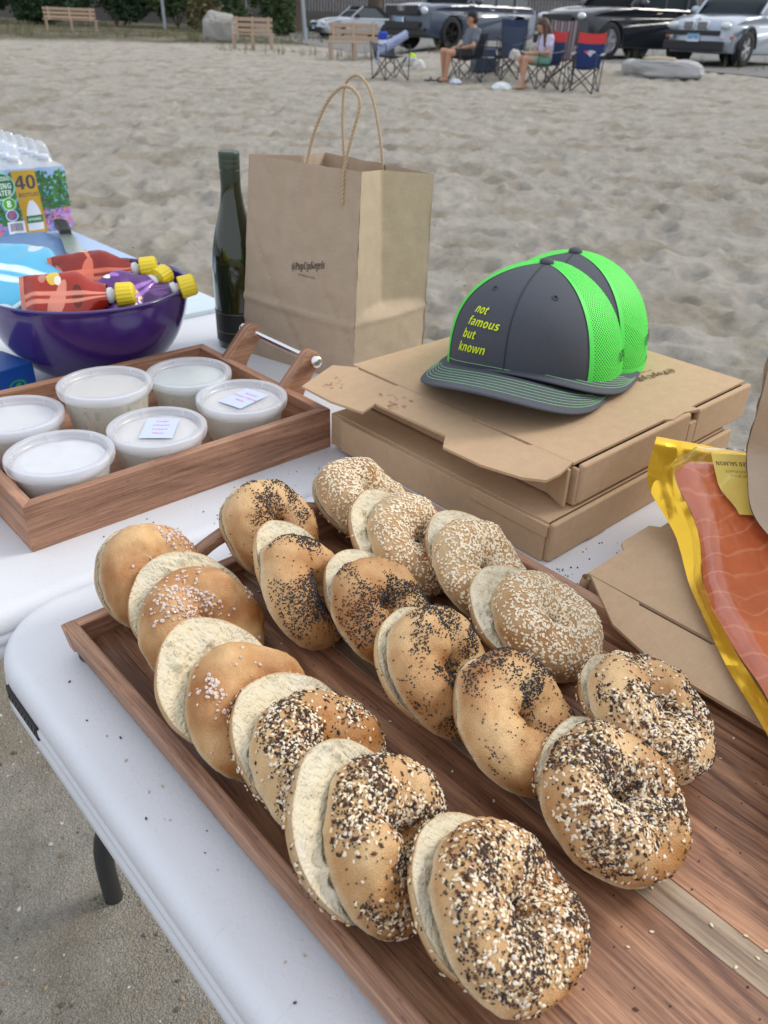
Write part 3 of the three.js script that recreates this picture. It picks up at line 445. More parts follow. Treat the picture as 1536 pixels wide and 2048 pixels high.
{
  const t = thing('paper_bag', 'brown kraft paper bag with two rope handles, standing upright behind the box stack', 'bag', bagOrigin);
  const L = (a, b, y) => AB(a, b, y).sub(bagOrigin), y0 = TABLE - 0.006;
  const fl = L(0.520, -0.535, y0), fr = L(0.570, -0.318, y0), br = L(0.738, -0.340, y0), bl = L(0.69, -0.555, y0);
  const FL = L(0.540, -0.519, 1.03), FR = L(0.575, -0.310, 1.03), BR = L(0.735, -0.335, 1.012), BL = L(0.70, -0.545, 1.02);
  const wrinkle = (p, k = 1) => k * (0.0035 * fbm(p.x * 9 + 3, p.y * 9, p.z * 9, 3) + 0.0012 * n3(p.x * 40, p.y * 40, p.z * 40));
  const panel = (c, bulge, fold, seed) => {
    const n = c[1].clone().sub(c[0]).cross(c[3].clone().sub(c[0])).normalize();
    return (u, v, off = 0) => {
      const p = bilerp(c, u, v), crease = 0.004 * Math.exp(-(((v - 0.30 + 0.02 * (u - 0.5)) / 0.014) ** 2));
      const x = Math.abs(((u + v * 0.9 + seed) % 0.5) - 0.25), dent = -0.003 * Math.exp(-((x / 0.012) ** 2)) * smooth(0.9, 0.35, v) * fold;
      const pull = 0.004 * smooth(0.45, 1, v) * (Math.cos((u - 0.5) * 26) * Math.exp(-(((u - 0.62) / 0.3) ** 2)));
      p.addScaledVector(n, bulge * Math.sin(Math.PI * u) * Math.sin(Math.PI * clamp(v * 0.9 + 0.05)) + wrinkle(p) + crease + dent + pull + off); return p;
    };
  };
  const add = (name, f, w, h, nu = 44, nv = 60) => part(name, grid(nu, nv, (u, v) => { const p = f(u, v); return [p.x, p.y, p.z, u * w, v * h]; }), M_kraft, t);
  const front = panel([fl, fr, FR, FL], 0.007, 1, 0.1), back = panel([br, bl, BL, BR], 0.004, 0.4, 0.3);
  add('front_panel', front, 0.22, 0.29); add('back_panel', back, 0.22, 0.29);
  const gusset = (name, a0, a1, A0, A1, depth) => {   // bottom a0-a1, top A0-A1, folded inwards above a third of the height
    const out = a1.clone().sub(a0).cross(V3(0, 1, 0)).normalize();
    const f = (u, v) => { const p = bilerp([a0, a1, A1, A0], u, v); const tri = 1 - Math.abs(u * 2 - 1) ** 1.0, low = smooth(0.30, 0.36, v), kick = v < 0.33 ? 0.010 * Math.max(0, 0.33 - v) * 3 * (tri - Math.abs(v / 0.33 - tri) * 0.6) : 0; p.addScaledVector(out, -depth * tri * low * (0.5 + 0.5 * v) + kick + wrinkle(p, 0.7) + 0.0016 * Math.exp(-(((v - 0.3) / 0.012) ** 2))); return p; };
    return add(name, f, 0.16, 0.29, 40, 72);
  };
  gusset('side_gusset', fr, br, FR, BR, 0.034); gusset('side_gusset', bl, fl, BL, FL, 0.034);
  part('bag_base', slab([[fl.x, fl.z], [fr.x, fr.z], [br.x, br.z], [bl.x, bl.z]], 0.0015, 0.002), M_kraft, t);
  const M_rope = mat([0.56, 0.42, 0.27], 0.9, { bumpMap: rep(tex(32, 32, (u, v) => [0.5 + 0.5 * Math.sin((u * 1 + v) * 6.283)]), 60, 2), bumpScale: 0.0008 });
  part('rope_handle', tube([[0.556, -0.405, 0.985], [0.559, -0.406, 1.029], [0.561, -0.39, 1.072], [0.566, -0.363, 1.113], [0.57, -0.338, 1.127], [0.573, -0.32, 1.121], [0.574, -0.314, 1.11], [0.572, -0.326, 1.072], [0.57, -0.34, 1.029], [0.569, -0.342, 0.985]].map((p) => L(...p)), 0.0022, 90, 8), M_rope, t);
  part('rope_handle', tube([[0.705, -0.503, 0.97], [0.705, -0.503, 1.01], [0.704, -0.506, 1.076], [0.705, -0.499, 1.12], [0.709, -0.479, 1.131], [0.712, -0.456, 1.116], [0.715, -0.439, 1.075], [0.717, -0.426, 1.011], [0.717, -0.426, 0.97]].map((p) => L(...p)), 0.0022, 90, 8), M_rope, t);
  const T = stampTex(['@PopUpBagels', 'NOT FAMOUS BUT KNOWN'], [66, 20], '#3c3a38', 512, 160, -0.12);
  part('stamp', grid(24, 8, (u, v) => { const p = front(0.455 + 0.30 * u, 0.475 + 0.115 * v, 0.0007); return [p.x, p.y, p.z, u, v]; }), stampMat(T), t);
}

// ---------------------------------------------------------------- cardboard boxes
function mailer(label, pos, X, Z, H, turn = ROT) {
  const t = thing('cardboard_box', label, 'box', pos, turn), c = (g, s) => metreUV(g, 1, (s || 0) * 0.13, 0.07);
  part('box_floor', c(rbox(X - 0.004, 0.003, Z - 0.004, X / 2, 0.0018, Z / 2, 0.0008)), M_card, t);
  const wall = (w, h, d, x, y, z, r = 0.0016) => part('box_wall', c(rbox(w, h, d, x, y, z, r, 3), x + z), M_card, t);
  wall(0.0045, H - 0.004, Z - 0.006, 0.0023, H / 2 - 0.002, Z / 2); wall(0.0045, H - 0.004, Z - 0.006, X - 0.0023, H / 2 - 0.002, Z / 2); wall(X, H - 0.003, 0.0045, X / 2, H / 2 - 0.0015, 0.0023);
  return { t, c, wall };
}
{ // lower box of the stack
  const X = 0.353, Z = 0.344, H = 0.045, { t, c, wall } = mailer('lower brown cardboard box of the stack, its lid flaps tucked in', AB(0.412, -0.172, TABLE), X, Z, H);
  wall(X, H - 0.001, 0.0065, X / 2, H / 2, Z - 0.0032, 0.003);
  part('lid', c(rbox(X - 0.006, 0.003, Z - 0.012, X / 2, H - 0.0035, Z / 2 - 0.003, 0.0012)), M_card, t);
  part('lid_flap', c(warp(rbox(0.003, H * 0.92, Z - 0.03, -0.0022, H * 0.47, Z / 2 + 0.008, 0.0012), (v) => { v.x -= 0.004 * Math.sin(Math.PI * clamp(v.z / Z)) * clamp(v.y / H); })), M_card, t, 'outer side flap bowing away from the box');
  part('corner_flap', c(rbox(0.003, 0.014, 0.10, -0.004, H - 0.008, Z - 0.055, 0.001).rotateZ(0)), M_card, t);
  part('edge_notch', box(0.03, 0.004, 0.0008, 0.08, 0.0035, Z + 0.0003), M_cardEdge, t);
}
{ // upper box, side flap of its lid sticking out
  const X = 0.350, Z = 0.350, H = 0.045, A0 = 0.455, B0 = -0.186, { t, c, wall } = mailer('upper brown cardboard box of the stack, grease spotted lid flap sticking out, caps on top', AB(A0, B0, TABLE + 0.0455), X, Z, H);
  const fw = (x0, x1, h = 0.0455) => wall(x1 - x0, h - 0.001, 0.0075, (x0 + x1) / 2, h / 2, Z - 0.0037, 0.0033);
  fw(0.004, 0.209); fw(0.224, X); wall(0.016, 0.032, 0.0075, 0.2165, 0.016, Z - 0.0037);
  part('lid', c(slab([[0, 0.004], [X - 0.002, 0.004], [X - 0.002, Z - 0.0095], [0.222, Z - 0.0095], [0.222, Z + 0.0005], [0.212, Z - 0.002], [0.2, Z - 0.006], [0.172, Z - 0.0035], [0.163, Z - 0.0095], [0, Z - 0.0095]], 0.003, H + 0.0015)), M_card, t);
  const L = (a, b) => [a - A0, b - B0];
  const out = [L(0.437, -0.20), L(0.375, -0.181), L(0.374, -0.125), L(0.382, -0.078), L(0.405, -0.083), L(0.408, 0.025), L(0.389, 0.04), L(0.390, 0.091), L(0.400, 0.135), L(0.412, 0.155), L(0.43, 0.157), L(0.4549, 0.153), L(0.4549, 0.10), [-0.0005, 0.29], [-0.004, 0.285], [-0.004, 0.21], [-0.0005, 0.206], [-0.0005, 0.09], [-0.004, 0.085], [-0.004, 0.02], [-0.0005, 0.015]];
  part('lid_flap', c(warp(slab(out, 0.0028, H + 0.0013), (v) => { v.y -= 0.10 * Math.max(0, -v.x) + (v.z > 0.30 ? -0.0 : 0); })), M_card, t, 'lid flap with reddish grease stains');
  const sp = rng(5), M_stain = mat([1, 1, 1], 0.7, { transparent: true, map: canvasTex(256, 256, (x) => { x.clearRect(0, 0, 256, 256); for (let i = 0; i < 26; i++) { const a = 0.10 + 0.25 * sp(); x.fillStyle = `rgba(${150 + 30 * sp() | 0},${82 + 20 * sp() | 0},${48 + 10 * sp() | 0},${a})`; x.beginPath(); const cx = 60 + 150 * sp(), cy = 40 + 170 * sp(); x.ellipse(cx, cy, 4 + 22 * sp() * sp(), 3 + 9 * sp(), sp() * 3, 0, 7); x.fill(); } }) });
  const stain = (a, b, w, d, turn) => part('grease_stain', new THREE.PlaneGeometry(w, d).rotateX(-Math.PI / 2).rotateY(turn).translate(L(a, b)[0], 0, L(a, b)[1]).translate(0, H + 0.0019, 0), M_stain, t);
  const s1 = stain(0.425, -0.07, 0.075, 0.05, 1.2); warp(s1.geometry, (v) => { v.y -= 0.10 * Math.max(0, -v.x); }); const s2 = stain(0.405, -0.155, 0.05, 0.04, 0.3); warp(s2.geometry, (v) => { v.y -= 0.10 * Math.max(0, -v.x); });
  part('corner_tab', c(rbox(0.0035, 0.042, 0.05, 0, 0, 0, 0.001).rotateY(-0.35).translate(-0.001, 0.022, Z - 0.03)), M_card, t);
  part('stamp', new THREE.PlaneGeometry(0.105, 0.033).rotateX(-Math.PI / 2).rotateY(Math.PI - 0.15).translate(0.713 - A0, H + 0.0021, 0.07 - B0), stampMat(stampTex(['@PopUpBagels', 'NOT FAMOUS BUT KNOWN'], [70, 20], '#6d5138')), t);
}
{ // flat box beside the tray
  const X = 0.335, Z = 0.335, H = 0.0385, A0 = 0.377, B0 = 0.236, { t, c, wall } = mailer('brown cardboard box with a long slit flap under the gold salmon packet', AB(A0, B0, TABLE), X, Z, H);
  wall(X, H - 0.002, 0.0055, X / 2, H / 2, Z - 0.003);
  part('lid', c(slab([[0.001, 0.0], [0.058, 0.0], [0.068, -0.009], [0.115, -0.009], [0.122, 0.0], [X, 0.0], [X, Z], [0.001, Z]], 0.003, H + 0.0012)), M_card, t);
  part('lid_flap', c(warp(slab([[0.0005, 0.004], [-0.004, 0.01], [-0.034, 0.052], [-0.046, 0.10], [-0.046, 0.19], [-0.044, 0.30], [-0.0005, 0.32], [-0.0005, 0.124], [-0.003, 0.122], [-0.003, 0.056], [-0.0005, 0.054]], 0.0028, H + 0.0009), (v) => { v.y -= 0.22 * Math.max(0, -v.x); })), M_card, t);
  part('corner_curl', c(tube([[0.0, 0.006, 0.001], [-0.001, 0.02, -0.001], [0.0, 0.036, 0.001]], 0.0045, 16, 10)), M_cardEdge, t);
  part('stamp', new THREE.PlaneGeometry(0.012, 0.012).rotateX(-Math.PI / 2).translate(0.078, H + 0.0017, 0.083), stampMat(canvasTex(64, 64, (x) => { x.clearRect(0, 0, 64, 64); x.fillStyle = '#2e2a26'; x.font = 'bold 44px monospace'; x.fillText('8', 18, 48); })), t);
}

// ---------------------------------------------------------------- two caps
const T_twill = tex(128, 128, (u, v) => { const k = 0.86 + 0.16 * (0.5 + 0.5 * Math.sin((u + v) * 6.283 * 32)) + 0.14 * (tfbm(u, v, 16, 3, 3) - 0.5); return [k, k, k]; });
const M_cap = mat([0.078, 0.085, 0.105], 0.85, { map: rep(T_twill, 24), bumpMap: rep(T_twill, 24), bumpScale: 0.0003 });
const T_net = tex(64, 64, (u, v) => { const f = (x, y) => { const dx = Math.min(x, 1 - x), dy = Math.min(y, 1 - y); return Math.hypot(dx * 1.0, dy * 1.0); }; const d = Math.min(Math.hypot((u % 1) - 0.25, v - 0.25), Math.hypot((u % 1) - 0.75, v - 0.75)); return [d < 0.20 ? 0 : 1]; });
const M_net = mat([0.10, 0.86, 0.09], 0.6, { alphaMap: rep(T_net, 260), alphaTest: 0.5 });
const M_neon = mat([0.09, 0.80, 0.10], 0.6), M_stitch = mat([0.28, 0.55, 0.30], 0.7);
function cap(label, a, b, y, turn) {
  const t = thing('trucker_cap', label, 'cap', AB(a, b, y), turn, 'trucker caps on the cardboard boxes'), RX = 0.119, RZ = 0.106, H = 0.131, rad = Math.PI / 180;
  const base = (th) => 0.030 * Math.max(0, Math.cos(th)) ** 2;
  const crown = (th, s, off = 0) => { const tt = Math.sin(s * Math.PI / 2), front = Math.max(0, Math.cos(th)), p = lerp(2.5, 3.3, front), k = Math.pow(Math.max(0, 1 - Math.pow(tt, p)), 0.5), y0 = base(th), c = Math.cos(th), sn = Math.sin(th), dent = 1 + 0.018 * n3(c * 1.5 + 2, tt * 2, sn * 1.5); return V3((RX * k * dent + off) * c + 0.004 * tt, y0 + (H - y0) * tt + off * tt, (RZ * k * dent + off) * sn); };
  const panel = (name, t0, t1, m, off = 0) => part(name, grid(28, 34, (u, v) => { const th = lerp(t0, t1, u) * rad, p = crown(th, v, off); return [p.x, p.y, p.z, lerp(t0, t1, u) * rad * 0.09, v * 0.17]; }), m, t);
  panel('front_panel', 0, 53, M_cap); panel('front_panel', -53, 0, M_cap);
  panel('mesh_panel', 53, 122, M_net); panel('mesh_panel', 122, 180, M_net); panel('mesh_panel', -122, -53, M_net); panel('mesh_panel', -180, -122, M_net);
  const band = (t0, t1) => part('binding', grid(4, 34, (u, v) => { const p = crown(lerp(t0, t1, u) * rad, v, 0.0009); return [p.x, p.y, p.z, u, v]; }), M_neon, t); band(52, 56); band(-52, -56);
  part('hem', grid(60, 3, (u, v) => { const p = crown(lerp(53, 307, u) * rad, v * 0.045, 0.0008); return [p.x, p.y, p.z, u, v]; }), M_neon, t);
  part('sweatband', grid(80, 3, (u, v) => { const p = crown(u * 6.2832, v * 0.12, -0.0015); return [p.x, p.y, p.z, u, v]; }), mat([0.05, 0.055, 0.065], 0.9), t);
  part('button', new THREE.SphereGeometry(0.0085, 20, 10).scale(1, 0.55, 1).translate(0.004, H + 0.001, 0), M_cap, t);
  part('seam', tube([...Array(20)].map((_, i) => crown(0, 0.03 + i / 19 * 0.95, 0.0003)), 0.0007, 40, 6), mat([0.04, 0.044, 0.055], 0.9), t);
  for (const th of [29, -29]) part('eyelet', new THREE.TorusGeometry(0.0028, 0.0009, 8, 16).rotateY(Math.PI / 2).rotateZ(0.9).rotateY(-th * rad).translate(...crown(th * rad, 0.62, 0.0004).toArray()), M_cap, t);
  const brimP = (s, q, off = 0) => { const th = s * 72 * rad, an = s * 90 * rad, r0 = crown(th, 0.0), x1 = 0.03 + 0.166 * Math.pow(Math.max(0, Math.cos(an)), 0.75), z1 = 0.106 * Math.sin(an) * (1 + 0.06 * Math.cos(an)); const x = lerp(r0.x - 0.002, x1, q), z = lerp(r0.z, z1, q); const yc = 0.034 * (1 - (z / 0.108) ** 2); return V3(x, Math.max(lerp(r0.y, yc + 0.001, smooth(0, 0.35, q)), 0.0002) + off, z); };
  const brim = part('brim', (() => { const top = grid(64, 16, (u, v) => { const p = brimP(u * 2 - 1, v, 0.0032); return [p.x, p.y, p.z, p.x, p.z]; }), bot = grid(64, 16, (u, v) => { const p = brimP(u * 2 - 1, v, 0); return [p.x, p.y, p.z, p.x, p.z]; }), edge = grid(64, 4, (u, v) => { const p = brimP(u * 2 - 1, 1, 0), k = Math.sin(v * Math.PI) * 0.0016, d = V3(p.x - 0.03, 0, p.z).normalize(); return [p.x + d.x * k, p.y + 0.0032 * v, p.z + d.z * k, p.x, p.z]; }); return merge([top, bot, edge]); })(), M_cap, t);
  for (let k = 0; k < 6; k++) { const q = 0.36 + k * 0.095; part('stitch_row', tube([...Array(41)].map((_, i) => brimP((i / 20 - 1) * (0.80 + k * 0.03), q, 0.0034)), 0.00042, 120, 5), M_stitch, brim); }
  part('stitch_row', tube([...Array(31)].map((_, i) => crown((i / 15 - 1) * 52 * rad, 0.05, 0.0004)), 0.0004, 90, 5), M_stitch, t);
  const T = canvasTex(512, 512, (x) => { x.clearRect(0, 0, 512, 512); x.fillStyle = '#dcf01e'; x.font = 'italic bold 112px sans-serif'; [['not', 96], ['famous', 66], ['but', 36], ['known', 6]].forEach(([w, l], i) => x.fillText(w, l, 112 + i * 122)); });
  part('embroidery', grid(24, 24, (u, v) => { const p = crown(lerp(38, 4, u) * rad, lerp(0.10, 0.50, v), 0.0011); return [p.x, p.y, p.z, u, v]; }), mat([1, 1, 1], 0.6, { map: T, transparent: true }), t);
  part('side_embroidery', grid(24, 6, (u, v) => { const p = crown(lerp(-82, -150, u) * rad, lerp(0.10, 0.23, v), 0.0012); return [p.x, p.y, p.z, u, v]; }), stampMat(stampTex(['@PopUpBagels'], [84], '#10161a', 512, 128)), t);
  return t;
}
{ const turn = ROT + Math.atan2(-0.347, -0.937); cap('trucker cap lettered not famous but known, charcoal front with neon green mesh, on the box', 0.626, -0.034, TABLE + 0.0918, turn); cap('second charcoal and neon green trucker cap, tucked behind and under the lettered one', 0.697, -0.046, TABLE + 0.0922, turn + 0.04); }

// ---------------------------------------------------------------- gold salmon packet and second bag
{
  const t = thing('salmon_packet', 'vacuum packed salmon fillet on gold foil, lying across the flat cardboard box', 'packet', AB(0.522, 0.200, TABLE), ROT - Math.PI / 4);
  const yAt = (z) => 0.0455 + 0.052 * Math.pow(clamp(1 - z / 0.17), 1.6) - 0.004 * smooth(0.2, 0.36, z);
  const T_sal = tex(512, 512, (u, v) => { const w = tfbm(u, v, 4, 3, 61), s = Math.abs(Math.sin((v * 7 + 2.2 * Math.abs(((u * 2) % 1) - 0.5) + w * 1.1) * Math.PI)), line = smooth(0.34, 0.0, s) * (0.3 + 0.7 * tn(u, v, 8, 62)), m = tfbm(u, v, 7, 4, 63); return [lerp(0.76 + 0.12 * m, 0.93, line * 0.8), lerp(0.36 + 0.14 * m, 0.68, line * 0.8), lerp(0.20 + 0.10 * m, 0.52, line * 0.8)]; }, { srgb: true });
  const T_film = tex(512, 512, (u, v) => { const a = Math.abs(tfbm(u, v, 5, 4, 71) - 0.5), b = Math.abs(tfbm(u, v, 9, 3, 75, 4) - 0.5); return [1 - clamp(a * 5) * 0.5 - clamp(b * 6) * 0.5]; });
  const M_foil = phys([0.80, 0.50, 0.045], 0.2, { metalness: 0.85, bumpMap: rep(T_film, 3), bumpScale: 0.0016 });
  const left = (z) => 0.012 - 0.02 * Math.exp(-(((z - 0.035) / 0.04) ** 2)) + 0.004 * Math.sin(z * 26) * smooth(0, 0.1, z) - 0.004 + 0.002 * smooth(0.2, 0.3, z);
  part('gold_foil', grid(24, 60, (u, v) => { const z = -0.012 + v * 0.44, x = lerp(left(z), 0.185, u), curl = (z < 0.03 ? 0.012 * smooth(0.03, -0.012, z) * smooth(0.6, 0, u) : 0) + 0.004 * Math.sin(z * 38 + 1) * smooth(0.12, 0, u); return [x, yAt(z) + curl + 0.0012 * fbm(x * 40, z * 40, 2, 3) + 0.0006, z, x, z]; }), M_foil, t);
  const fl = (z) => left(z) + 0.013 + 0.017 * Math.exp(-(((z - 0.045) / 0.05) ** 2)) + 0.003 * n3(z * 20, 1, 1) + 0.02 * smooth(0.02, 0.008, z);
  const fill = grid(30, 70, (u, v) => { const z = 0.008 + v * 0.42, x = lerp(fl(z), 0.172, u), e = Math.min(u * 0.146, (v) * 0.42, 0.012) / 0.012, th = 0.011 * Math.pow(clamp(e), 0.45); return [x, yAt(z) + 0.001 + th + 0.0011 * fbm(x * 50 + 4, z * 24, 1, 3), z, x * 6, z * 6]; });
  part('salmon_fillet', fill, phys([0.92, 0.80, 0.74], 0.3, { map: T_sal, bumpMap: rep(T_film, 0.9), bumpScale: 0.0015, clearcoat: 1, clearcoatRoughness: 0.1 }), t);
  part('clear_film', grid(40, 90, (u, v) => { const z = 0.0 + v * 0.43, x = lerp(fl(z) - 0.006, 0.178, u), e = Math.min(u * 0.16, v * 0.42, 0.006) / 0.006, th = 0.0125 * Math.pow(clamp(e), 0.5), wr = Math.abs(fbm(x * 26 + z * 12, z * 20 - x * 6, 4, 3)), w2 = Math.abs(n3(x * 60 - z * 30, z * 45, 9)); return [x, yAt(z) + 0.0034 + th + 0.0055 * (0.25 - wr) + 0.0014 * (0.4 - w2), z, x, z]; }), phys([1, 1, 1], 0.06, { transmission: 1, thickness: 0, ior: 1.45 }), t);
  const T_lab = canvasTex(512, 256, (x) => { x.fillStyle = '#e9cf6c'; x.fillRect(0, 0, 512, 256); x.save(); x.translate(256, 128); x.rotate(Math.PI); x.fillStyle = '#4a3a14'; x.font = 'bold 24px sans-serif'; x.fillText('SMOKED SALMON', 40, 96, 205); x.font = '14px sans-serif'; x.fillText('SLICED ATLANTIC', 100, 60); x.fillText('NET WT 8 OZ', 110, 42); x.restore(); });
  part('gold_label', grid(12, 10, (u, v) => { const z = 0.013 + (1 - v) * 0.068, x = lerp(0.050 + 0.012 * smooth(0.5, 0, v), 0.155, u); return [x, yAt(z) + 0.0172, z, u, v]; }), phys([1, 1, 1], 0.25, { map: T_lab, metalness: 0.3, clearcoat: 0.8 }), t);
}
{
  const o = AB(0.60, 0.42, TABLE + 0.055), t = thing('paper_bag', 'crumpled brown paper bag resting on the salmon packet', 'bag', o), L = (a, b, y) => AB(a, b, y).sub(o);
  const edge = new THREE.CatmullRomCurve3([L(0.492, 0.360, 0.808), L(0.510, 0.312, 0.828), L(0.542, 0.286, 0.845), L(0.554, 0.275, 0.862), L(0.537, 0.280, 0.92), L(0.537, 0.278, 0.97), L(0.502, 0.292, 1.04)]);
  const edge2 = new THREE.CatmullRomCurve3([L(0.60, 0.53, 0.80), L(0.605, 0.52, 0.81), L(0.61, 0.50, 0.84), L(0.612, 0.49, 0.87), L(0.60, 0.49, 0.93), L(0.58, 0.495, 1.0), L(0.57, 0.50, 1.06)]);
  const edge3 = new THREE.CatmullRomCurve3([L(0.70, 0.30, 0.80), L(0.70, 0.28, 0.81), L(0.70, 0.26, 0.84), L(0.70, 0.25, 0.87), L(0.68, 0.25, 0.93), L(0.66, 0.26, 1.0), L(0.65, 0.265, 1.06)]);
  const sheet = (name, A, B, sgn) => part(name, grid(36, 56, (u, v) => { const p = A.getPoint(v).lerp(B.getPoint(v), u), k = Math.sin(Math.PI * u); p.x += sgn[0] * 0.006 * k; p.z += sgn[1] * 0.006 * k; const w = 0.012 * Math.abs(fbm(p.x * 18, p.y * 18, p.z * 18, 3)) + 0.003 * Math.abs(n3(p.x * 60, p.y * 60, p.z * 60)); p.x += sgn[0] * w; p.z += sgn[1] * w; return [p.x, p.y, p.z, u * 0.2, v * 0.28]; }), M_kraft, t);
  sheet('front_panel', edge, edge2, [-0.3, 0.5]); sheet('side_panel', edge, edge3, [-0.5, -0.7]);
  const edge4 = new THREE.CatmullRomCurve3([0, 1 / 6, 2 / 6, 3 / 6, 4 / 6, 5 / 6, 1].map((k) => edge2.getPoint(k).add(edge3.getPoint(k)).sub(edge.getPoint(k))));
  sheet('back_panel', edge3, edge4, [0.2, -0.3]); sheet('side_panel', edge2, edge4, [0.4, 0.3]);
}

// ---------------------------------------------------------------- water pack, boards, knife, plate
{
  const t = thing('water_pack', 'shrink-wrapped forty pack of spring water bottles with a printed garden scene', 'bottle pack', AB(0.10, -1.535, TABLE - 0.006), ROT), X = 0.575, Z = 0.33, lab = 0.145;
  const T = canvasTex(1024, 288, (x, w, h) => {
    const r = rng(3); const g = x.createLinearGradient(0, 0, 0, h); g.addColorStop(0, '#a8c8ea'); g.addColorStop(0.3, '#8fb9e6'); g.addColorStop(1, '#5f97d2'); x.fillStyle = g; x.fillRect(0, 0, w, h);
    for (let i = 0; i < 1400; i++) { const px = 560 + 480 * r(), py = 20 + 220 * Math.pow(r(), 0.9); if (px < 640 && py < 60) continue; x.fillStyle = `rgba(${30 + 60 * r() | 0},${80 + 70 * r() | 0},${40 + 40 * r() | 0},0.8)`; x.beginPath(); x.ellipse(px, py, 4 + 10 * r(), 3 + 7 * r(), r() * 3, 0, 7); x.fill(); }
    for (let i = 0; i < 500; i++) { const px = 40 + 480 * r(), py = 90 + 90 * r(); x.fillStyle = `rgba(${40 + 50 * r() | 0},${95 + 60 * r() | 0},${60 + 40 * r() | 0},0.7)`; x.beginPath(); x.ellipse(px, py, 5 + 10 * r(), 4 + 6 * r(), r() * 3, 0, 7); x.fill(); }
    for (let i = 0; i < 240; i++) { const right = r() < 0.6, px = right ? 900 + 124 * r() : 560 + 160 * r(), py = h - 10 - 80 * r() * (right ? 1.1 : 0.6); x.fillStyle = ['#b48ad0', '#9a6cc0', '#c9a6dd', '#d98a86'][i % 4]; x.beginPath(); x.ellipse(px, py, 9 + 9 * r(), 3 + 3 * r(), r() * 3, 0, 7); x.fill(); }
    x.fillStyle = '#c99f35'; x.beginPath(); x.moveTo(790, 6); x.lineTo(892, 6); x.lineTo(905, h); x.lineTo(812, h); x.fill();
    x.fillStyle = '#4a4a55'; x.font = 'bold 84px sans-serif'; x.fillText('40', 797, 88); x.font = 'bold 24px sans-serif'; x.fillText('BOTTLES', 806, 122, 86);
    x.fillStyle = '#dfe8f4'; x.beginPath(); x.moveTo(846, 140); x.lineTo(862, 140); x.quadraticCurveTo(896, 180, 892, h - 12); x.lineTo(822, h - 12); x.quadraticCurveTo(818, 180, 846, 140); x.fill(); x.fillStyle = '#3f7a55'; x.fillRect(820, 208, 74, 34); x.fillStyle = '#e8f0e8'; x.font = 'bold 16px sans-serif'; x.fillText('SPRING', 826, 231);
    x.fillStyle = '#9fd6b4'; x.beginPath(); x.arc(738, 70, 62, 0, 7); x.fill(); x.fillStyle = '#1d7046'; x.beginPath(); x.arc(740, 68, 54, 0, 7); x.fill(); x.fillStyle = '#eef6ee'; x.font = 'bold 26px sans-serif'; x.fillText('100% NATURAL', 696, 46, 88); x.font = 'bold 34px sans-serif'; x.fillText('SPRING', 694, 80, 92); x.fillText('WATER', 698, 110, 84);
    x.fillStyle = '#d5ecd0'; x.beginPath(); x.arc(762, 148, 29, 0, 7); x.fill(); x.fillStyle = '#58b53c'; x.beginPath(); x.arc(762, 148, 25, 0, 7); x.fill(); x.fillStyle = '#fff'; x.font = 'bold 40px sans-serif'; x.fillText('8', 751, 162);
    x.fillStyle = '#dcdff0'; x.beginPath(); x.arc(764, 200, 27, 0, 7); x.fill(); x.fillStyle = '#5d6fae'; x.beginPath(); x.arc(764, 200, 22, 0, 7); x.fill(); x.strokeStyle = '#d9694e'; x.lineWidth = 5; for (let i = 0; i < 3; i++) { x.beginPath(); x.moveTo(752, 214 - i * 10); x.lineTo(780, 200 - i * 10); x.stroke(); }
    x.fillStyle = '#f2f0f6'; x.fillRect(738, 228, 72, 54); x.fillStyle = '#55566a'; for (let i = 0; i < 17; i++) x.fillRect(746 + i * 3.3, 236, 1 + (i * 7 % 3), 36);
  });
  const M_print = phys([0.95, 0.95, 0.95], 0.28, { map: T, clearcoat: 0.5 }), M_film = phys([0.93, 0.96, 1.0], 0.14, { transmission: 0.75, thickness: 0, clearcoat: 0.5 });
  const sc = (x) => 0.006 * Math.abs(Math.sin(x / 0.072 * Math.PI)) ** 0.6;
  part('printed_film', grid(96, 14, (u, v) => { const x = u * X, y = 0.004 + v * lab; return [x, y, sc(x) - 0.03 * 0.0 + 0.002 * fbm(x * 30, y * 30, 1, 3), u, v]; }), M_print, t);
  part('side_film', merge([grid(40, 14, (u, v) => { const z = -u * Z, y = 0.004 + v * lab; return [X + sc(z) - 0.001, y, z]; }), grid(40, 14, (u, v) => { const z = -u * Z, y = 0.004 + v * lab; return [-sc(z) + 0.001, y, z]; }), grid(60, 14, (u, v) => { const x = u * X, y = 0.004 + v * lab; return [x, y, -Z - sc(x)]; })]), M_film, t);
  part('top_film', grid(120, 72, (u, v) => { const x = u * X, z = -v * Z, cx = Math.abs((x / 0.072) % 1 - 0.5), cz = Math.abs((-z / 0.066) % 1 - 0.5), d = Math.hypot(cx, cz), edge = Math.min(x, X - x, -z, Z + z), rise = smooth(-0.004, 0.035, edge), cap_ = smooth(0.34, 0.16, d); return [lerp(x, X / 2, 0.0), 0.004 + lab + rise * (0.018 + 0.036 * cap_) + 0.0025 * fbm(x * 50, z * 50, 3, 3), z + sc(x) * (1 - smooth(0, 0.1, v))]; }), M_film, t);
  const botG = lathe([[0.0125, 0.0], [0.0135, -0.004], [0.02, -0.018], [0.03, -0.045], [0.031, -0.15], [0.0001, -0.15]], 16), capG = lathe([[0.0001, 0.013], [0.0125, 0.013], [0.0142, 0.011], [0.0142, 0], [0.0001, 0]], 16), M_bot = phys([0.93, 0.96, 0.99], 0.12, { transmission: 0.9, thickness: 0 }), M_bcap = phys([0.80, 0.82, 0.85], 0.35);
  for (let i = 0; i < 8; i++) for (let j = 0; j < 5; j++) { const bt = part('bottle', botG, M_bot, t); bt.position.set(0.036 + i * 0.072, 0.19 - 0.03, -0.033 - j * 0.066); part('bottle_cap', capG, M_bcap, bt); }
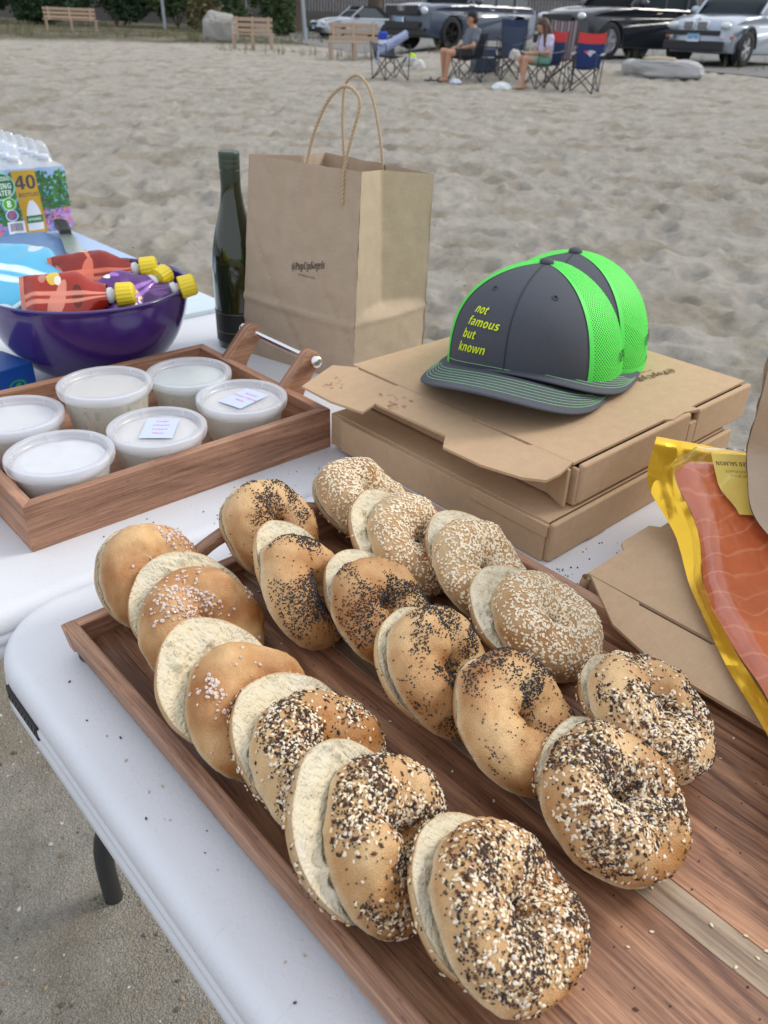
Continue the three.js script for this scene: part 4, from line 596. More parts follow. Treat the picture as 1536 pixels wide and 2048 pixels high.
  const paper = thing('crumpled_wrapper', 'crumpled gold wrapper lying on top of the water pack', 'wrapper', AB(0.28, -1.70, TABLE + 0.20), ROT + 0.4);
  part('foil', grid(26, 18, (u, v) => { const x = (u - 0.5) * 0.26, z = (v - 0.5) * 0.13; return [x, 0.012 * Math.abs(fbm(x * 18, z * 18, 5, 4)) * 2.4 + 0.004, z + 0.02 * n3(x * 9, 1, 2)]; }), phys([0.60, 0.45, 0.16], 0.35, { metalness: 0.5 }), paper);
}
{
  const board = (label, a0, b0, a1, b1, y, c, hole) => { const t = thing('cutting_board', label, 'cutting board', AB(a0, b0, y), ROT), w = a1 - a0, d = b1 - b0, s = new THREE.Shape(), r = 0.02; s.moveTo(r, 0); s.lineTo(w - r, 0); s.quadraticCurveTo(w, 0, w, -r); s.lineTo(w, -d + r); s.quadraticCurveTo(w, -d, w - r, -d); s.lineTo(r, -d); s.quadraticCurveTo(0, -d, 0, -d + r); s.lineTo(0, -r); s.quadraticCurveTo(0, 0, r, 0); if (hole) { const h = new THREE.Path(); h.absellipse(0.035, -d + 0.05, 0.012, 0.03, 0, 6.283, true); s.holes.push(h); } const g = extrude(s, 0.006, 0.0015, 8); g.rotateX(-Math.PI / 2); const T = tex(256, 256, (u, v) => { const k = 0.92 + 0.12 * tfbm(u, v, 8, 4, 81), sp = tn(u, v, 90, 82) > 0.94 ? 0.8 : 1; return [k * sp, k * sp, k]; }); part('board', metreUV(g.translate(0, 0.0015, 0)), mat(c, 0.5, { map: rep(T, 4) }), t); return t; };
  board('light blue plastic cutting board along the table edge, under the knife blade', 0.40, -1.50, 0.648, -1.07, TABLE - 0.006, [0.42, 0.55, 0.78]);
  board('darker blue plastic cutting board with bread crumbs on it', 0.30, -1.47, 0.575, -1.10, TABLE + 0.0035, [0.135, 0.25, 0.46], true);
  board('pale frosted plastic board sticking out behind the purple bowl', 0.36, -1.05, 0.622, -0.735, TABLE - 0.006, [0.62, 0.74, 0.80]);
  const K = thing('kitchen_knife', 'kitchen knife with a black handle lying across the blue boards', 'knife', AB(0.617, -1.475, TABLE + 0.0175), 0);
  const p0 = AB(0.617, -1.475, 0), p1 = AB(0.505, -1.09, 0), dd = p1.clone().sub(p0); K.rotation.y = Math.atan2(-dd.z, dd.x);
  const hs = new THREE.Shape(); hs.moveTo(0, -0.012); hs.quadraticCurveTo(0.05, -0.008, 0.12, -0.012); hs.lineTo(0.125, 0.012); hs.quadraticCurveTo(0.06, 0.018, 0.02, 0.016); hs.quadraticCurveTo(-0.012, 0.012, 0, -0.012); part('handle', extrude(hs, 0.014, 0.004).rotateX(-Math.PI / 2).translate(0, 0, 0), M_black, K);
  const bs = poly([[0.122, -0.014], [0.30, -0.022], [0.36, 0.002], [0.31, 0.016], [0.122, 0.014]]); part('blade', extrude(bs, 0.0018).rotateX(-Math.PI / 2).translate(0, 0.006, 0), phys([0.75, 0.75, 0.74], 0.25, { metalness: 0.9 }), K);
  const P = thing('white_plate', 'white plate edge showing behind the purple bowl', 'plate', AB(0.315, -1.0, TABLE + 0.0035), 0); part('plate_body', lathe([[0.0001, 0.004], [0.06, 0.004], [0.075, 0.012], [0.105, 0.026], [0.107, 0.0285], [0.104, 0.029], [0.074, 0.015], [0.058, 0.008], [0.0001, 0.008]], 64), phys([0.82, 0.83, 0.85], 0.3), P);
  const r = rng(9), L = [[], []]; for (let i = 0; i < 90; i++) { const k = 0.8 + 1.6 * r(); L[0].push(new THREE.Matrix4().compose(AB(0.40 + 0.13 * r(), -1.42 + 0.22 * r(), TABLE + 0.0113), new THREE.Quaternion().setFromAxisAngle(V3(0, 1, 0), r() * 6), V3(k, k * 1.6, k))); L[1].push(r() < 0.6 ? rgb(0.5, 0.38, 0.2) : rgb(0.7, 0.65, 0.5)); } tag(copies('board_crumbs', G_flake, M_flake, L, scene), 'bread crumbs scattered on the darker blue cutting board', 'crumbs');
}
// ---------------------------------------------------------------- beach, parking area
const groundY = (x, z) => { const D = -z; return 0.018 * Math.max(0, D - 1.5) + 0.30 * smooth(17.5, 21.5, D) * smooth(-1.5, 1.5, x); };
const asphaltEdge = [[40, -6], [7.2, -20.3], [4.6, -21.75], [1.4, -24.3], [-1.8, -30.5], [-4.6, -38.2], [-9, -47], [-12, -60]];
const paved = (x, z) => { for (let i = 0; i < asphaltEdge.length - 1; i++) { const [x0, z0] = asphaltEdge[i], [x1, z1] = asphaltEdge[i + 1]; if (x <= x0 && x >= x1) { const t = (x - x0) / (x1 - x0); return lerp(z0, z1, t) - z; } } return -1; };
{
  const T = tex(512, 512, (u, v) => { const f = 0.74 + 0.42 * tfbm(u, v, 16, 5, 101), s = tn(u, v, 220, 103), p = tn(u, v, 90, 104); let k = f; if (s > 0.86) k *= 1.22; else if (s < 0.12) k *= 0.66; if (p > 0.94) k *= 0.66; else if (p < 0.03) k *= 1.35; return [k, k * 0.995, k * 0.98]; }), Tb = tex(512, 512, (u, v) => [0.5 * tfbm(u, v, 12, 4, 105) + 0.5 * tn(u, v, 200, 106)]);
  const P = [], U = [], C = [], I = [], ang = []; for (let a = -180; a < -40; a += 5) ang.push(a); for (let a = -40; a <= 40; a += 0.2) ang.push(a); for (let a = 45; a <= 180; a += 5) ang.push(a);
  const rows = []; for (let r = 0.2; r < 330; r *= 1.0092) rows.push(r);
  const hash = (i, j, k) => { let h = Math.imul(i + 71, 374761393) ^ Math.imul(j + 139, 668265263) ^ Math.imul(k + 7, 1442695041); h = Math.imul(h ^ (h >>> 13), 1274126177); return ((h ^ (h >>> 16)) >>> 0) / 4294967296; };
  const prints = (x, z) => { let s = 0; const cs = 0.27, i0 = Math.floor(x / cs), j0 = Math.floor(z / cs); for (let i = i0 - 1; i <= i0 + 1; i++) for (let j = j0 - 1; j <= j0 + 1; j++) { const a = hash(i, j, 1) * 6.28, cx = (i + hash(i, j, 2)) * cs - x, cz = (j + hash(i, j, 3)) * cs - z, k = 0.07 + 0.075 * hash(i, j, 4), u = (cx * Math.cos(a) + cz * Math.sin(a)) / (k * 1.35), v = (-cx * Math.sin(a) + cz * Math.cos(a)) / (k * 0.85), d = Math.hypot(u, v); if (d < 1.8) s += (0.03 + 0.035 * hash(i, j, 5)) * (-smooth(1.05, 0.45, d) + 0.4 * Math.exp(-(((d - 1.2) / 0.25) ** 2))); } return s; };
  const bump = (x, z, d) => { const w = fbm(x * 0.8, 3, z * 0.8, 2), k = smooth(0.9, 2.4, d); const foot = n3(x * 2.6 + w, 1.3, z * 3.1 - w) , f2 = n3(x * 5.8, 7, z * 6.4), f3 = n3(x * 13, 2, z * 13); return k * smooth(60, 24, d) * (0.62 * prints(x, z) + 0.05 * foot * Math.abs(foot) + 0.03 * (0.3 - Math.abs(f2)) + 0.010 * f3) + 0.004 * n3(x * 9, 4, z * 9) + 0.002 * n3(x * 28, 5, z * 28) * smooth(8, 2, d); };
  const n = ang.length;
  rows.forEach((r) => ang.forEach((a) => {
    const x = r * Math.sin(a * Math.PI / 180), z = -r * Math.cos(a * Math.PI / 180), pv = smooth(-0.3, 0.2, paved(x, z)), y = groundY(x, z) + bump(x, z, r) * (1 - pv) - 0.02 * pv;
    P.push(x, y, z); U.push(x, z);
    const soil = smooth(31.5, 36, r + 3 * fbm(x * 0.25, 6, z * 0.25, 3) - 0.05 * x) * smooth(1, -3, x + 0.35 * (r - 30) * 0.2);
    let c = [0.415, 0.385, 0.34]; const v = 1 + 0.2 * fbm(x * 0.9, 9, z * 0.9, 3) + 0.34 * fbm(x * 3.6, 11, z * 3.6, 3); c = c.map((q) => q * v);
    const mt = smooth(0.02, 0.2, fbm(x * 1.7 + 5, 17, z * 1.7, 5) + 0.08 * n3(x * 14, 2, z * 14)); c = c.map((q, i) => q * lerp(1, [0.80, 0.765, 0.70][i], mt));
    const gv = 0.8 + 0.9 * fbm(x * 0.8, 5, z * 0.8, 4), gr = fbm(x * 0.35, 8, z * 0.35, 3) > -0.05 ? [0.10, 0.098, 0.048] : [0.20, 0.165, 0.11]; c = c.map((q, i) => lerp(q, gr[i] * gv, soil)); C.push(...c);
  }));
  for (let j = 0; j < rows.length - 1; j++) for (let i = 0; i < n; i++) { const i2 = (i + 1) % n, a = j * n + i, b = j * n + i2, c = a + n, d = b + n; if (i === n - 1 && ang[n - 1] < 180) continue; I.push(a, b, d, a, d, c); }
  const c0 = P.length / 3; P.push(0, 0, 0); U.push(0, 0); C.push(0.25, 0.2, 0.15); for (let i = 0; i < n - 1; i++) I.push(c0, i + 1, i);
  const g = new THREE.BufferGeometry(); g.setAttribute('position', new THREE.Float32BufferAttribute(P, 3)); g.setAttribute('uv', new THREE.Float32BufferAttribute(U, 2)); g.setAttribute('color', new THREE.Float32BufferAttribute(C, 3)); g.setIndex(I); g.computeVertexNormals();
  if (g.attributes.normal.getY(2000) < 0) { for (let i = 0; i < I.length; i += 3) [I[i + 1], I[i + 2]] = [I[i + 2], I[i + 1]]; g.setIndex(I); g.computeVertexNormals(); }
  tag(part('sand', g, mat([1, 1, 1], 0.95, { vertexColors: true, map: rep(T, 2.2), bumpMap: rep(Tb, 3.1), bumpScale: 0.010 })), 'dry footprint-dented beach sand with brownish mottling', 'sand', null, 'structure');
  // parking area
  const A = grid(160, 80, (u, v) => { const k = u * (asphaltEdge.length - 1), i = Math.min(asphaltEdge.length - 2, Math.floor(k)), t = k - i, x0 = lerp(asphaltEdge[i][0], asphaltEdge[i + 1][0], t), z0 = lerp(asphaltEdge[i][1], asphaltEdge[i + 1][1], t), w = v * v, x = lerp(x0, x0 + 22, w) + 0.25 * n3(u * 60, 1, v * 3) * (1 - v), z = lerp(z0, -75 + z0 * 0.2, w); return [x, groundY(x, z) + 0.004 + 0.012 * n3(x * 2, 3, z * 2) * (1 - v), z, x, z]; });
  tag(part('asphalt', A, mat([0.20, 0.195, 0.19], 0.85, { map: rep(T, 1.3), bumpMap: rep(Tb, 2), bumpScale: 0.004 })), 'grey asphalt parking area at the top of the beach', 'asphalt', null, 'structure');
  // pebbles and shell chips on the damp sand
  const r = rng(202), L = [[], []], S = [[], []], q = new THREE.Quaternion(), e = new THREE.Euler();
  for (let i = 0; i < 9000; i++) { const near = i < 7600, d = near ? 0.45 + 1.5 * Math.pow(r(), 0.8) : 1.6 + 12 * r() * r(), a = near ? -1.25 + 1.3 * r() : -0.55 + 1.1 * r(), x = d * Math.sin(a), z = -d * Math.cos(a), shell = r() < 0.35, k = (shell ? 0.0008 + 0.0042 * Math.pow(r(), 8) : 0.0009 + 0.0042 * Math.pow(r(), 10)) * (near ? 1 : 1.8); e.set(r() * 0.6, r() * 6.3, r() * 0.6); q.setFromEuler(e); const M = new THREE.Matrix4().compose(V3(x, groundY(x, z) + bump(x, z, d) + k * 0.15, z), q, V3(k, k * (shell ? 0.28 : 0.6), k * (0.6 + 0.5 * r()))); const T2 = shell ? S : L, b = 0.7 + 0.5 * r(); T2[0].push(M); T2[1].push(shell ? rgb(0.58 * b, 0.56 * b, 0.53 * b) : r() < 0.7 ? rgb(0.16 * b, 0.13 * b, 0.10 * b) : rgb(0.36 * b, 0.27 * b, 0.18 * b)); }
  tag(copies('pebbles', new THREE.IcosahedronGeometry(1, 1), mat([1, 1, 1], 0.8), L, scene), 'small pebbles strewn over the sand', 'pebbles'); tag(copies('shell_chips', new THREE.DodecahedronGeometry(1, 0), mat([1, 1, 1], 0.6), S, scene), 'broken white shell chips strewn over the sand', 'shells');
}
const onGround = (x, z, dy = 0) => V3(x, groundY(x, z) + dy, z);

// ---------------------------------------------------------------- rocks
function rock(name, label, x, z, sx, sy, sz, seed, turn, c = [0.40, 0.385, 0.36]) {
  const T = tex(128, 128, (u, v) => { const k = 0.72 + 0.5 * tfbm(u, v, 6, 5, seed); return [k, k * 0.99, k * 0.97]; });
  const t = part(name, warp(new THREE.IcosahedronGeometry(1, 5), (v) => { const d = 1 + 0.34 * fbm(v.x * 1.6 + seed, v.y * 1.2, v.z * 1.2, 4); const f = (q) => Math.sign(q) * Math.pow(Math.abs(q), 0.6); v.set(f(v.x) * d * sx, f(v.y) * d * sy, f(v.z) * d * sz); }), mat(c, 0.9, { map: rep(T, 2), bumpMap: rep(T, 3), bumpScale: 0.03 }));
  t.position.copy(onGround(x, z, sy * 0.6)); t.rotation.y = turn; return tag(t, label, 'rock');
}
rock('boulder', 'rounded pale boulder beside the two-plank bench', -6.72, -34.6, 0.62, 0.58, 0.55, 11, 0.4, [0.36, 0.35, 0.33]);
{ const s = rock('stone_slab', 'long low grey stone slab in front of the silver car', 5.62, -19.75, 0.86, 0.21, 0.34, 12, -0.28, [0.44, 0.44, 0.45]); warp(s.geometry, (v) => { v.y = Math.min(v.y, 0.17 + 0.05 * n3(v.x * 3, 2, v.z * 3)); v.z += 0.10 * fbm(v.x * 4, v.y * 6, 3, 3); v.x += 0.05 * n3(v.y * 9, v.z * 5, 2); }); rock('flat_stone', 'tan flat stone lying on top of the long grey slab', 5.55, -19.75, 0.34, 0.055, 0.18, 13, 0.2, [0.47, 0.40, 0.29]).position.y += 0.27; }
rock('small_stone', 'small pale stone on the sand behind the seated boy', 0.25, -20.6, 0.12, 0.10, 0.1, 14, 0.2, [0.5, 0.5, 0.5]);

// ---------------------------------------------------------------- benches and posts
const M_bench = mat([0.50, 0.375, 0.275], 0.8, { map: rep(T_paper, 2) });
function bench(label, x, z, turn, L) {
  const t = thing('plank_bench', label, 'bench', onGround(x, z), turn, 'plank benches at the edge of the beach'), bx = (w, h, d, X, Y, Z, n) => part(n, metreUV(rbox(w, h, d, X, Y, Z, 0.006)), M_bench, t);
  for (let k = 0; k < 3; k++) for (const s of [-1, 1]) bx(L / 2 - 0.03 + 0.012 * k, 0.105, 0.04, s * (L / 4 + 0.004), 0.52 + k * 0.15, -0.19 - k * 0.03, 'back_plank');
  for (let k = 0; k < 3; k++) bx(L * 1.06, 0.04, 0.13, 0, 0.42, -0.12 + k * 0.145, 'seat_plank');
  for (const X of [-0.5, 0, 0.5]) { bx(0.09, 0.42, 0.09, X * L * 0.94, 0.2, 0.19, 'leg'); bx(0.09, 0.42, 0.09, X * L * 0.94, 0.2, -0.15, 'leg'); part('back_post', rbox(0.07, 0.5, 0.05, 0, 0.25, 0, 0.004).rotateX(-0.18).translate(X * L * 0.8, 0.4, -0.155), M_bench, t); }
  return t;
}
bench('wooden plank bench in front of the dark green hedge', -14.3, -40.4, 0.42, 2.15); bench('wooden plank bench beside the pale boulder', -4.7, -29.5, 0.1, 1.25); bench('wooden plank bench behind the chair draped with a striped towel', -1.25, -25.1, 0.16, 1.35);
for (const [x, z, tilt, label] of [[-11.9, -47, 0.02, 'grey metal post standing in front of the dark hedge'], [-8.6, -48, 0.0, 'grey metal post behind the pale boulder'], [-4.05, -39.6, 0.07, 'leaning grey metal post by the bumper of the convertible']]) { const t = thing('metal_post', label, 'post', onGround(x, z)); t.rotation.z = tilt; part('pole', new THREE.CylinderGeometry(0.07, 0.075, 4.4, 14).translate(0, 2.15, 0), mat([0.36, 0.40, 0.45], 0.5, { metalness: 0.3 }), t); part('pole_cap', new THREE.SphereGeometry(0.078, 14, 8).translate(0, 4.35, 0), mat([0.3, 0.33, 0.37], 0.5), t); }

// ---------------------------------------------------------------- cars
const M_tyre = mat([0.018, 0.018, 0.02], 0.85), M_glassDark = phys([0.035, 0.05, 0.055], 0.06, { clearcoat: 1, clearcoatRoughness: 0.03 }), M_trim = mat([0.02, 0.021, 0.024], 0.55), M_lamp = phys([0.62, 0.68, 0.74], 0.12, { clearcoat: 1, clearcoatRoughness: 0.03 }), M_bright = phys([0.78, 0.79, 0.82], 0.2, { metalness: 0.9 });
function wheelOf(r, w, rimC) {
  const g = new THREE.Group(); g.name = 'wheel'; part('tyre', lathe([[r * 0.66, -w / 2], [r * 0.93, -w / 2], [r, -w * 0.36], [r, w * 0.36], [r * 0.93, w / 2], [r * 0.66, w / 2]], 40).rotateX(Math.PI / 2), M_tyre, g);
  const M = phys(rimC, 0.3, { metalness: 0.7 }), L = [lathe([[r * 0.60, w * 0.30], [r * 0.67, w * 0.46], [r * 0.68, -w * 0.4], [0.0001, -w * 0.1]], 36).rotateX(Math.PI / 2)]; for (let k = 0; k < 5; k++) for (const o of [-0.16, 0.16]) L.push(rbox(r * 0.62, r * 0.075, w * 0.16, r * 0.33, 0, w * 0.34, 0.004).rotateZ(k * Math.PI * 0.4 + o)); L.push(new THREE.CylinderGeometry(r * 0.14, r * 0.14, w * 0.2, 16).rotateX(Math.PI / 2).translate(0, 0, w * 0.34)); part('rim', merge(L), M, g); return g;
}
function car(name, label, wheelXZ, turn, s) {   // local +x is the nose, -z the driver's side; wheelXZ: where the front driver's-side tyre stands
  const { L, W, clr, belt, hoodF, hoodB, roof, xf, xr, wr, xC, xW, xR, xB, paint } = s, hw = W / 2, f = V3(Math.cos(turn), 0, -Math.sin(turn)), left = V3(-Math.sin(turn), 0, -Math.cos(turn));
  const o = V3(wheelXZ[0], 0, wheelXZ[1]).addScaledVector(f, -xf).addScaledVector(left, -(hw - 0.11)); const t = thing(name, label, 'car', V3(o.x, groundY(wheelXZ[0], wheelXZ[1]) + 0.012, o.z), turn);
  const M_paint = phys(paint, 0.28, { metalness: s.metal ?? 0.35, clearcoat: 1, clearcoatRoughness: 0.04 }), ar = wr + 0.055, y0 = clr, k = Math.sqrt(Math.max(0, ar * ar - (wr - y0) ** 2));
  const sh = new THREE.Shape(); sh.moveTo(-L / 2 + 0.12, y0 + 0.06); const a0 = Math.atan2(y0 - wr, -k), a1 = Math.atan2(y0 - wr, k);
  sh.lineTo(xr - k, y0); sh.absarc(xr, wr, ar, a0 + 2 * Math.PI, a1, true); sh.lineTo(xf - k, y0); sh.absarc(xf, wr, ar, a0 + 2 * Math.PI, a1, true);
  sh.lineTo(L / 2 - 0.16, y0 + 0.02); sh.quadraticCurveTo(L / 2 - 0.02, y0 + 0.06, L / 2, y0 + 0.26); sh.lineTo(L / 2 - 0.015, hoodF - 0.14); sh.quadraticCurveTo(L / 2 - 0.04, hoodF, L / 2 - 0.24, hoodF + 0.03); sh.quadraticCurveTo((xC + L / 2) / 2, hoodB - 0.02, xC, hoodB); sh.lineTo(xB, belt); sh.quadraticCurveTo(-L / 2 + 0.02, belt - 0.02, -L / 2, belt - 0.25); sh.lineTo(-L / 2 + 0.02, y0 + 0.2); sh.lineTo(-L / 2 + 0.12, y0 + 0.06);
  const shape = (v) => { const e = smooth(L * 0.27, L / 2, v.x) , b = smooth(L * 0.3, L / 2, -v.x), q = (v.z / hw) ** 2; v.z *= 1 - 0.17 * e * e - 0.12 * b * b; v.x -= 0.26 * q * e - 0.12 * q * b; v.z *= 1 - 0.09 * smooth(0.6, roof, v.y) - 0.035 * smooth(0.55, y0, v.y); if (v.y > hoodF - 0.25 && v.x > xC - 0.3) v.y -= 0.05 * q * q; };
  const ex = (shp, half, bev) => { const g = new THREE.ExtrudeGeometry(shp, { depth: half * 2 - bev * 2, steps: 12, bevelEnabled: true, bevelThickness: bev, bevelSize: bev * 0.7, bevelOffset: -bev * 0.7, bevelSegments: 4, curveSegments: 20 }).translate(0, 0, -half + bev); return warp(mergeVertices(g.deleteAttribute('normal').deleteAttribute('uv'), 1e-4), shape); };
  part('body', ex(sh, hw, 0.07), M_paint, t);
  const gs = new THREE.Shape(); gs.moveTo(xC, hoodB - 0.05); gs.lineTo(xW, roof - 0.05); gs.quadraticCurveTo((xW + xR) / 2, roof - 0.01, xR, roof - 0.05); gs.lineTo(xB, belt - 0.05); gs.lineTo(xC, hoodB - 0.05);
  part('windows', ex(gs, hw * 0.90, 0.05), M_glassDark, t, 'dark windows and windshield');
  const rs = new THREE.Shape(); rs.moveTo(xW + 0.06, roof - 0.085); rs.lineTo(xW, roof - 0.03); rs.quadraticCurveTo((xW + xR) / 2, roof + 0.02, xR, roof - 0.03); if (s.soft) { rs.lineTo(xB + 0.05, belt - 0.02); rs.lineTo(xB + 0.38, belt - 0.02); rs.lineTo(xR + 0.24, roof - 0.10); } else rs.lineTo(xR - 0.04, roof - 0.085); rs.lineTo(xW + 0.06, roof - 0.085);
  part('roof', ex(rs, hw * 0.915, 0.03), s.soft ? mat([0.02, 0.021, 0.024], 0.9) : M_paint, t);
  const zs = (x, y, kk = 0.90) => { const v = V3(x, y, hw * kk); shape(v); return Math.abs(v.z); };
  for (const sgn of [-1, 1]) { part('pillar', bar([xC - 0.02, hoodB - 0.02, sgn * zs(xC - 0.02, hoodB)], [xW, roof - 0.04, sgn * zs(xW, roof - 0.04)], 0.035), M_paint, t); if (!s.soft) for (const px of [(xC + xR) * 0.5 - 0.1, xR + 0.25]) part('pillar', bar([px, belt - 0.02, sgn * (zs(px, belt) + 0.004)], [px - 0.05, roof - 0.05, sgn * (zs(px, roof) + 0.004)], 0.035), px > 0 ? M_trim : M_paint, t); }
  for (const [x, z, nm] of [[xf, -1], [xf, 1], [xr, -1], [xr, 1]]) { const w = wheelOf(wr, 0.23, s.rim ?? [0.5, 0.5, 0.52]); w.position.set(x, wr, z * (hw - 0.12)); w.rotation.y = z > 0 ? 0 : Math.PI; t.add(w); part('wheel_arch', new THREE.CylinderGeometry(ar - 0.004, ar - 0.004, 0.05, 36, 1, false, 0, 6.2832).rotateX(Math.PI / 2).translate(x, wr, z * (hw - 0.30)), M_trim, t); if (s.clad) part('arch_trim', new THREE.TorusGeometry(ar + 0.015, 0.035, 8, 40, Math.PI).scale(1, 1, 0.7).translate(x, wr, z * (hw * 0.985)), M_trim, t); }
  const nose = (y, z) => { const v = V3(L / 2 - 0.01, y, z); shape(v); return v.x; };
  const stick = (nm, w, h, y, z, m, d = 0.03, r = 0.02, out = 0.0) => { const slope = (nose(y, z + 0.05) - nose(y, z - 0.05)) / 0.1; return part(nm, rbox(d, h, w, 0, 0, 0, r, 3).rotateY(Math.atan2(slope, 1)).translate(nose(y, z) + out, y, z), m, t); };
  stick('lower_bumper', W * 0.80, 0.20, y0 + 0.16, 0, s.bump ?? M_trim, 0.10, 0.03, -0.03);
  for (const z of [-1, 1]) { const hl = part('headlight', warp(new THREE.SphereGeometry(1, 24, 14), (v) => { v.set(v.x * 0.11, v.y * s.lampH, v.z * s.lampW); }).rotateY(z * 0.62).translate(nose(s.lampY, z * hw * 0.66) - 0.082, s.lampY, z * hw * 0.66), M_lamp, t); if (s.indicator) part('turn_indicator', rbox(0.05, 0.055, 0.16, 0, 0, 0, 0.01).rotateY(z * 0.9).translate(nose(0.62, z * hw * 0.86) - 0.11, 0.58, z * hw * 0.835), mat([0.75, 0.16, 0.02], 0.25), t); part('mirror', warp(new THREE.SphereGeometry(0.1, 14, 10), (v) => { v.x *= 0.8; v.z *= 1.25; }).translate(xC - 0.28, belt + 0.06, z * (hw + 0.06)), s.mirror ?? M_paint, t); }
  s.front?.(t, stick, nose, hw); 
  const T = canvasTex(128, 64, (x) => { const g = x.createLinearGradient(0, 0, 0, 64); g.addColorStop(0, '#5d9bd0'); g.addColorStop(1, '#e6edf4'); x.fillStyle = g; x.fillRect(0, 0, 128, 64); x.fillStyle = '#29406b'; x.font = 'bold 30px sans-serif'; x.fillText(s.plate ?? 'AB-1234', 10, 44, 108); });
  const pl = stick('licence_plate', 0.31, 0.155, s.plateY, s.plateZ ?? 0, mat([0.8, 0.8, 0.82], 0.4), 0.012, 0.004, 0.035); part('plate_print', new THREE.PlaneGeometry(0.30, 0.15).rotateY(Math.PI / 2).translate(nose(s.plateY, s.plateZ ?? 0) + 0.0435, s.plateY, s.plateZ ?? 0), mat([1, 1, 1], 0.4, { map: T }), t);
  for (const z of [-1, 1]) for (const px of s.doors ?? []) part('door_handle', rbox(0.2, 0.035, 0.03, px, belt - 0.14, z * (zs(px, belt - 0.14, 1.0) + 0.012), 0.012), M_paint, t);
  return t;
}
const HEAD = Math.atan2(-0.69, -0.72);
const suv = { L: 4.6, W: 1.88, clr: 0.24, belt: 1.08, hoodF: 0.93, hoodB: 1.08, roof: 1.70, xf: 1.42, xr: -1.40, wr: 0.365, xC: 0.82, xW: 0.10, xR: -1.55, xB: -2.0, lampY: 0.80, lampH: 0.085, lampW: 0.19, plateY: 0.60, doors: [-0.15, -1.15] };
car('parked_car', 'silver car with a twin chromed grille and orange side lamp, behind the stone slab', [8.0, -21.75], Math.atan2(-0.71, -0.70), { ...suv, paint: [0.40, 0.46, 0.54], metal: 0.55, clad: true, indicator: true, plate: '246 YTD', plateY: 0.56, front(t, stick) { stick('upper_bumper', 1.25, 0.10, 0.66, 0, M_trim, 0.06, 0.02, 0.005); for (const z of [-0.17, 0.17]) { const k = stick('grille', 0.27, 0.17, 0.81, z, M_bright, 0.05, 0.04, 0.012); const g = stick('grille_opening', 0.23, 0.135, 0.81, z, M_trim, 0.02, 0.02, 0.032); for (let i = 0; i < 7; i++) stick('grille_bar', 0.008, 0.13, 0.81, z - 0.095 + i * 0.0316, M_bright, 0.02, 0.003, 0.036); } for (const z of [-0.62, 0.62]) stick('fog_lamp', 0.11, 0.11, 0.60, z, M_lamp, 0.03, 0.05, 0.0); part('badge', new THREE.CylinderGeometry(0.045, 0.045, 0.012, 24).rotateZ(-0.6).translate(2.19, 0.945, 0), phys([0.5, 0.56, 0.66], 0.2), t); } });
car('parked_car', 'black car with a bright five-spoke wheel, between the silver and the blue-grey cars', [5.15, -23.3], Math.atan2(-0.56, -0.83), { ...suv, L: 4.9, xf: 1.50, xr: -1.45, W: 1.98, belt: 1.16, hoodF: 1.00, hoodB: 1.17, roof: 1.86, wr: 0.40, lampY: 0.90, paint: [0.018, 0.021, 0.030], metal: 0.2, rim: [0.62, 0.64, 0.68], plate: '318 KLM', plateY: 0.62, front(t, stick) { stick('grille', 1.05, 0.16, 0.86, 0, M_trim, 0.05, 0.03, 0.01); stick('lower_grille', 1.2, 0.14, 0.50, 0, M_trim, 0.05, 0.03, 0.01); } });
car('parked_car', 'blue-grey car with a wide black grille, behind the seated boy', [1.36, -26.05], HEAD, { ...suv, L: 5.0, W: 1.98, xf: 1.48, xr: -1.44, belt: 1.12, hoodF: 1.02, hoodB: 1.14, roof: 1.78, wr: 0.395, lampY: 0.90, lampH: 0.10, lampW: 0.14, paint: [0.065, 0.09, 0.135], metal: 0.35, rim: [0.03, 0.03, 0.032], plate: '402 RSV', plateY: 0.66, plateZ: 0.05, front(t, stick, nose) { stick('grille', 1.25, 0.24, 0.90, 0, M_trim, 0.06, 0.03, 0.015); stick('lower_grille', 1.35, 0.20, 0.55, 0, M_trim, 0.06, 0.03, 0.015); part('badge', new THREE.PlaneGeometry(0.30, 0.13).rotateY(Math.PI / 2).translate(nose(0.93, 0) + 0.052, 0.95, 0), mat([1, 1, 1], 0.4, { transparent: true, map: canvasTex(128, 56, (x) => { x.clearRect(0, 0, 128, 56); x.strokeStyle = '#e8ebf0'; x.lineWidth = 4; x.beginPath(); x.ellipse(64, 28, 58, 24, 0, 0, 7); x.stroke(); x.fillStyle = '#e8ebf0'; x.font = 'bold 30px sans-serif'; x.fillText('KIA', 36, 39); }) }), t); stick('chrome_strip', 1.3, 0.03, 1.015, 0, M_bright, 0.05, 0.01, 0.0); } });
car('parked_car', 'silver convertible with a black soft top, beside the leaning metal post', [-2.85, -42.3], Math.atan2(-0.45, -0.89), { L: 4.3, W: 1.74, clr: 0.18, belt: 0.86, hoodF: 0.66, hoodB: 0.88, roof: 1.33, xf: 1.28, xr: -1.2, wr: 0.31, xC: 0.62, xW: 0.02, xR: -0.85, xB: -1.5, lampY: 0.62, lampH: 0.075, lampW: 0.17, plateY: 0.45, soft: true, paint: [0.46, 0.50, 0.56], metal: 0.5, rim: [0.6, 0.62, 0.65], doors: [-0.45], plate: '771 QRE', mirror: M_trim, front(t, stick) { stick('grille', 0.5, 0.09, 0.58, 0, M_trim, 0.05, 0.03, 0.01); } });

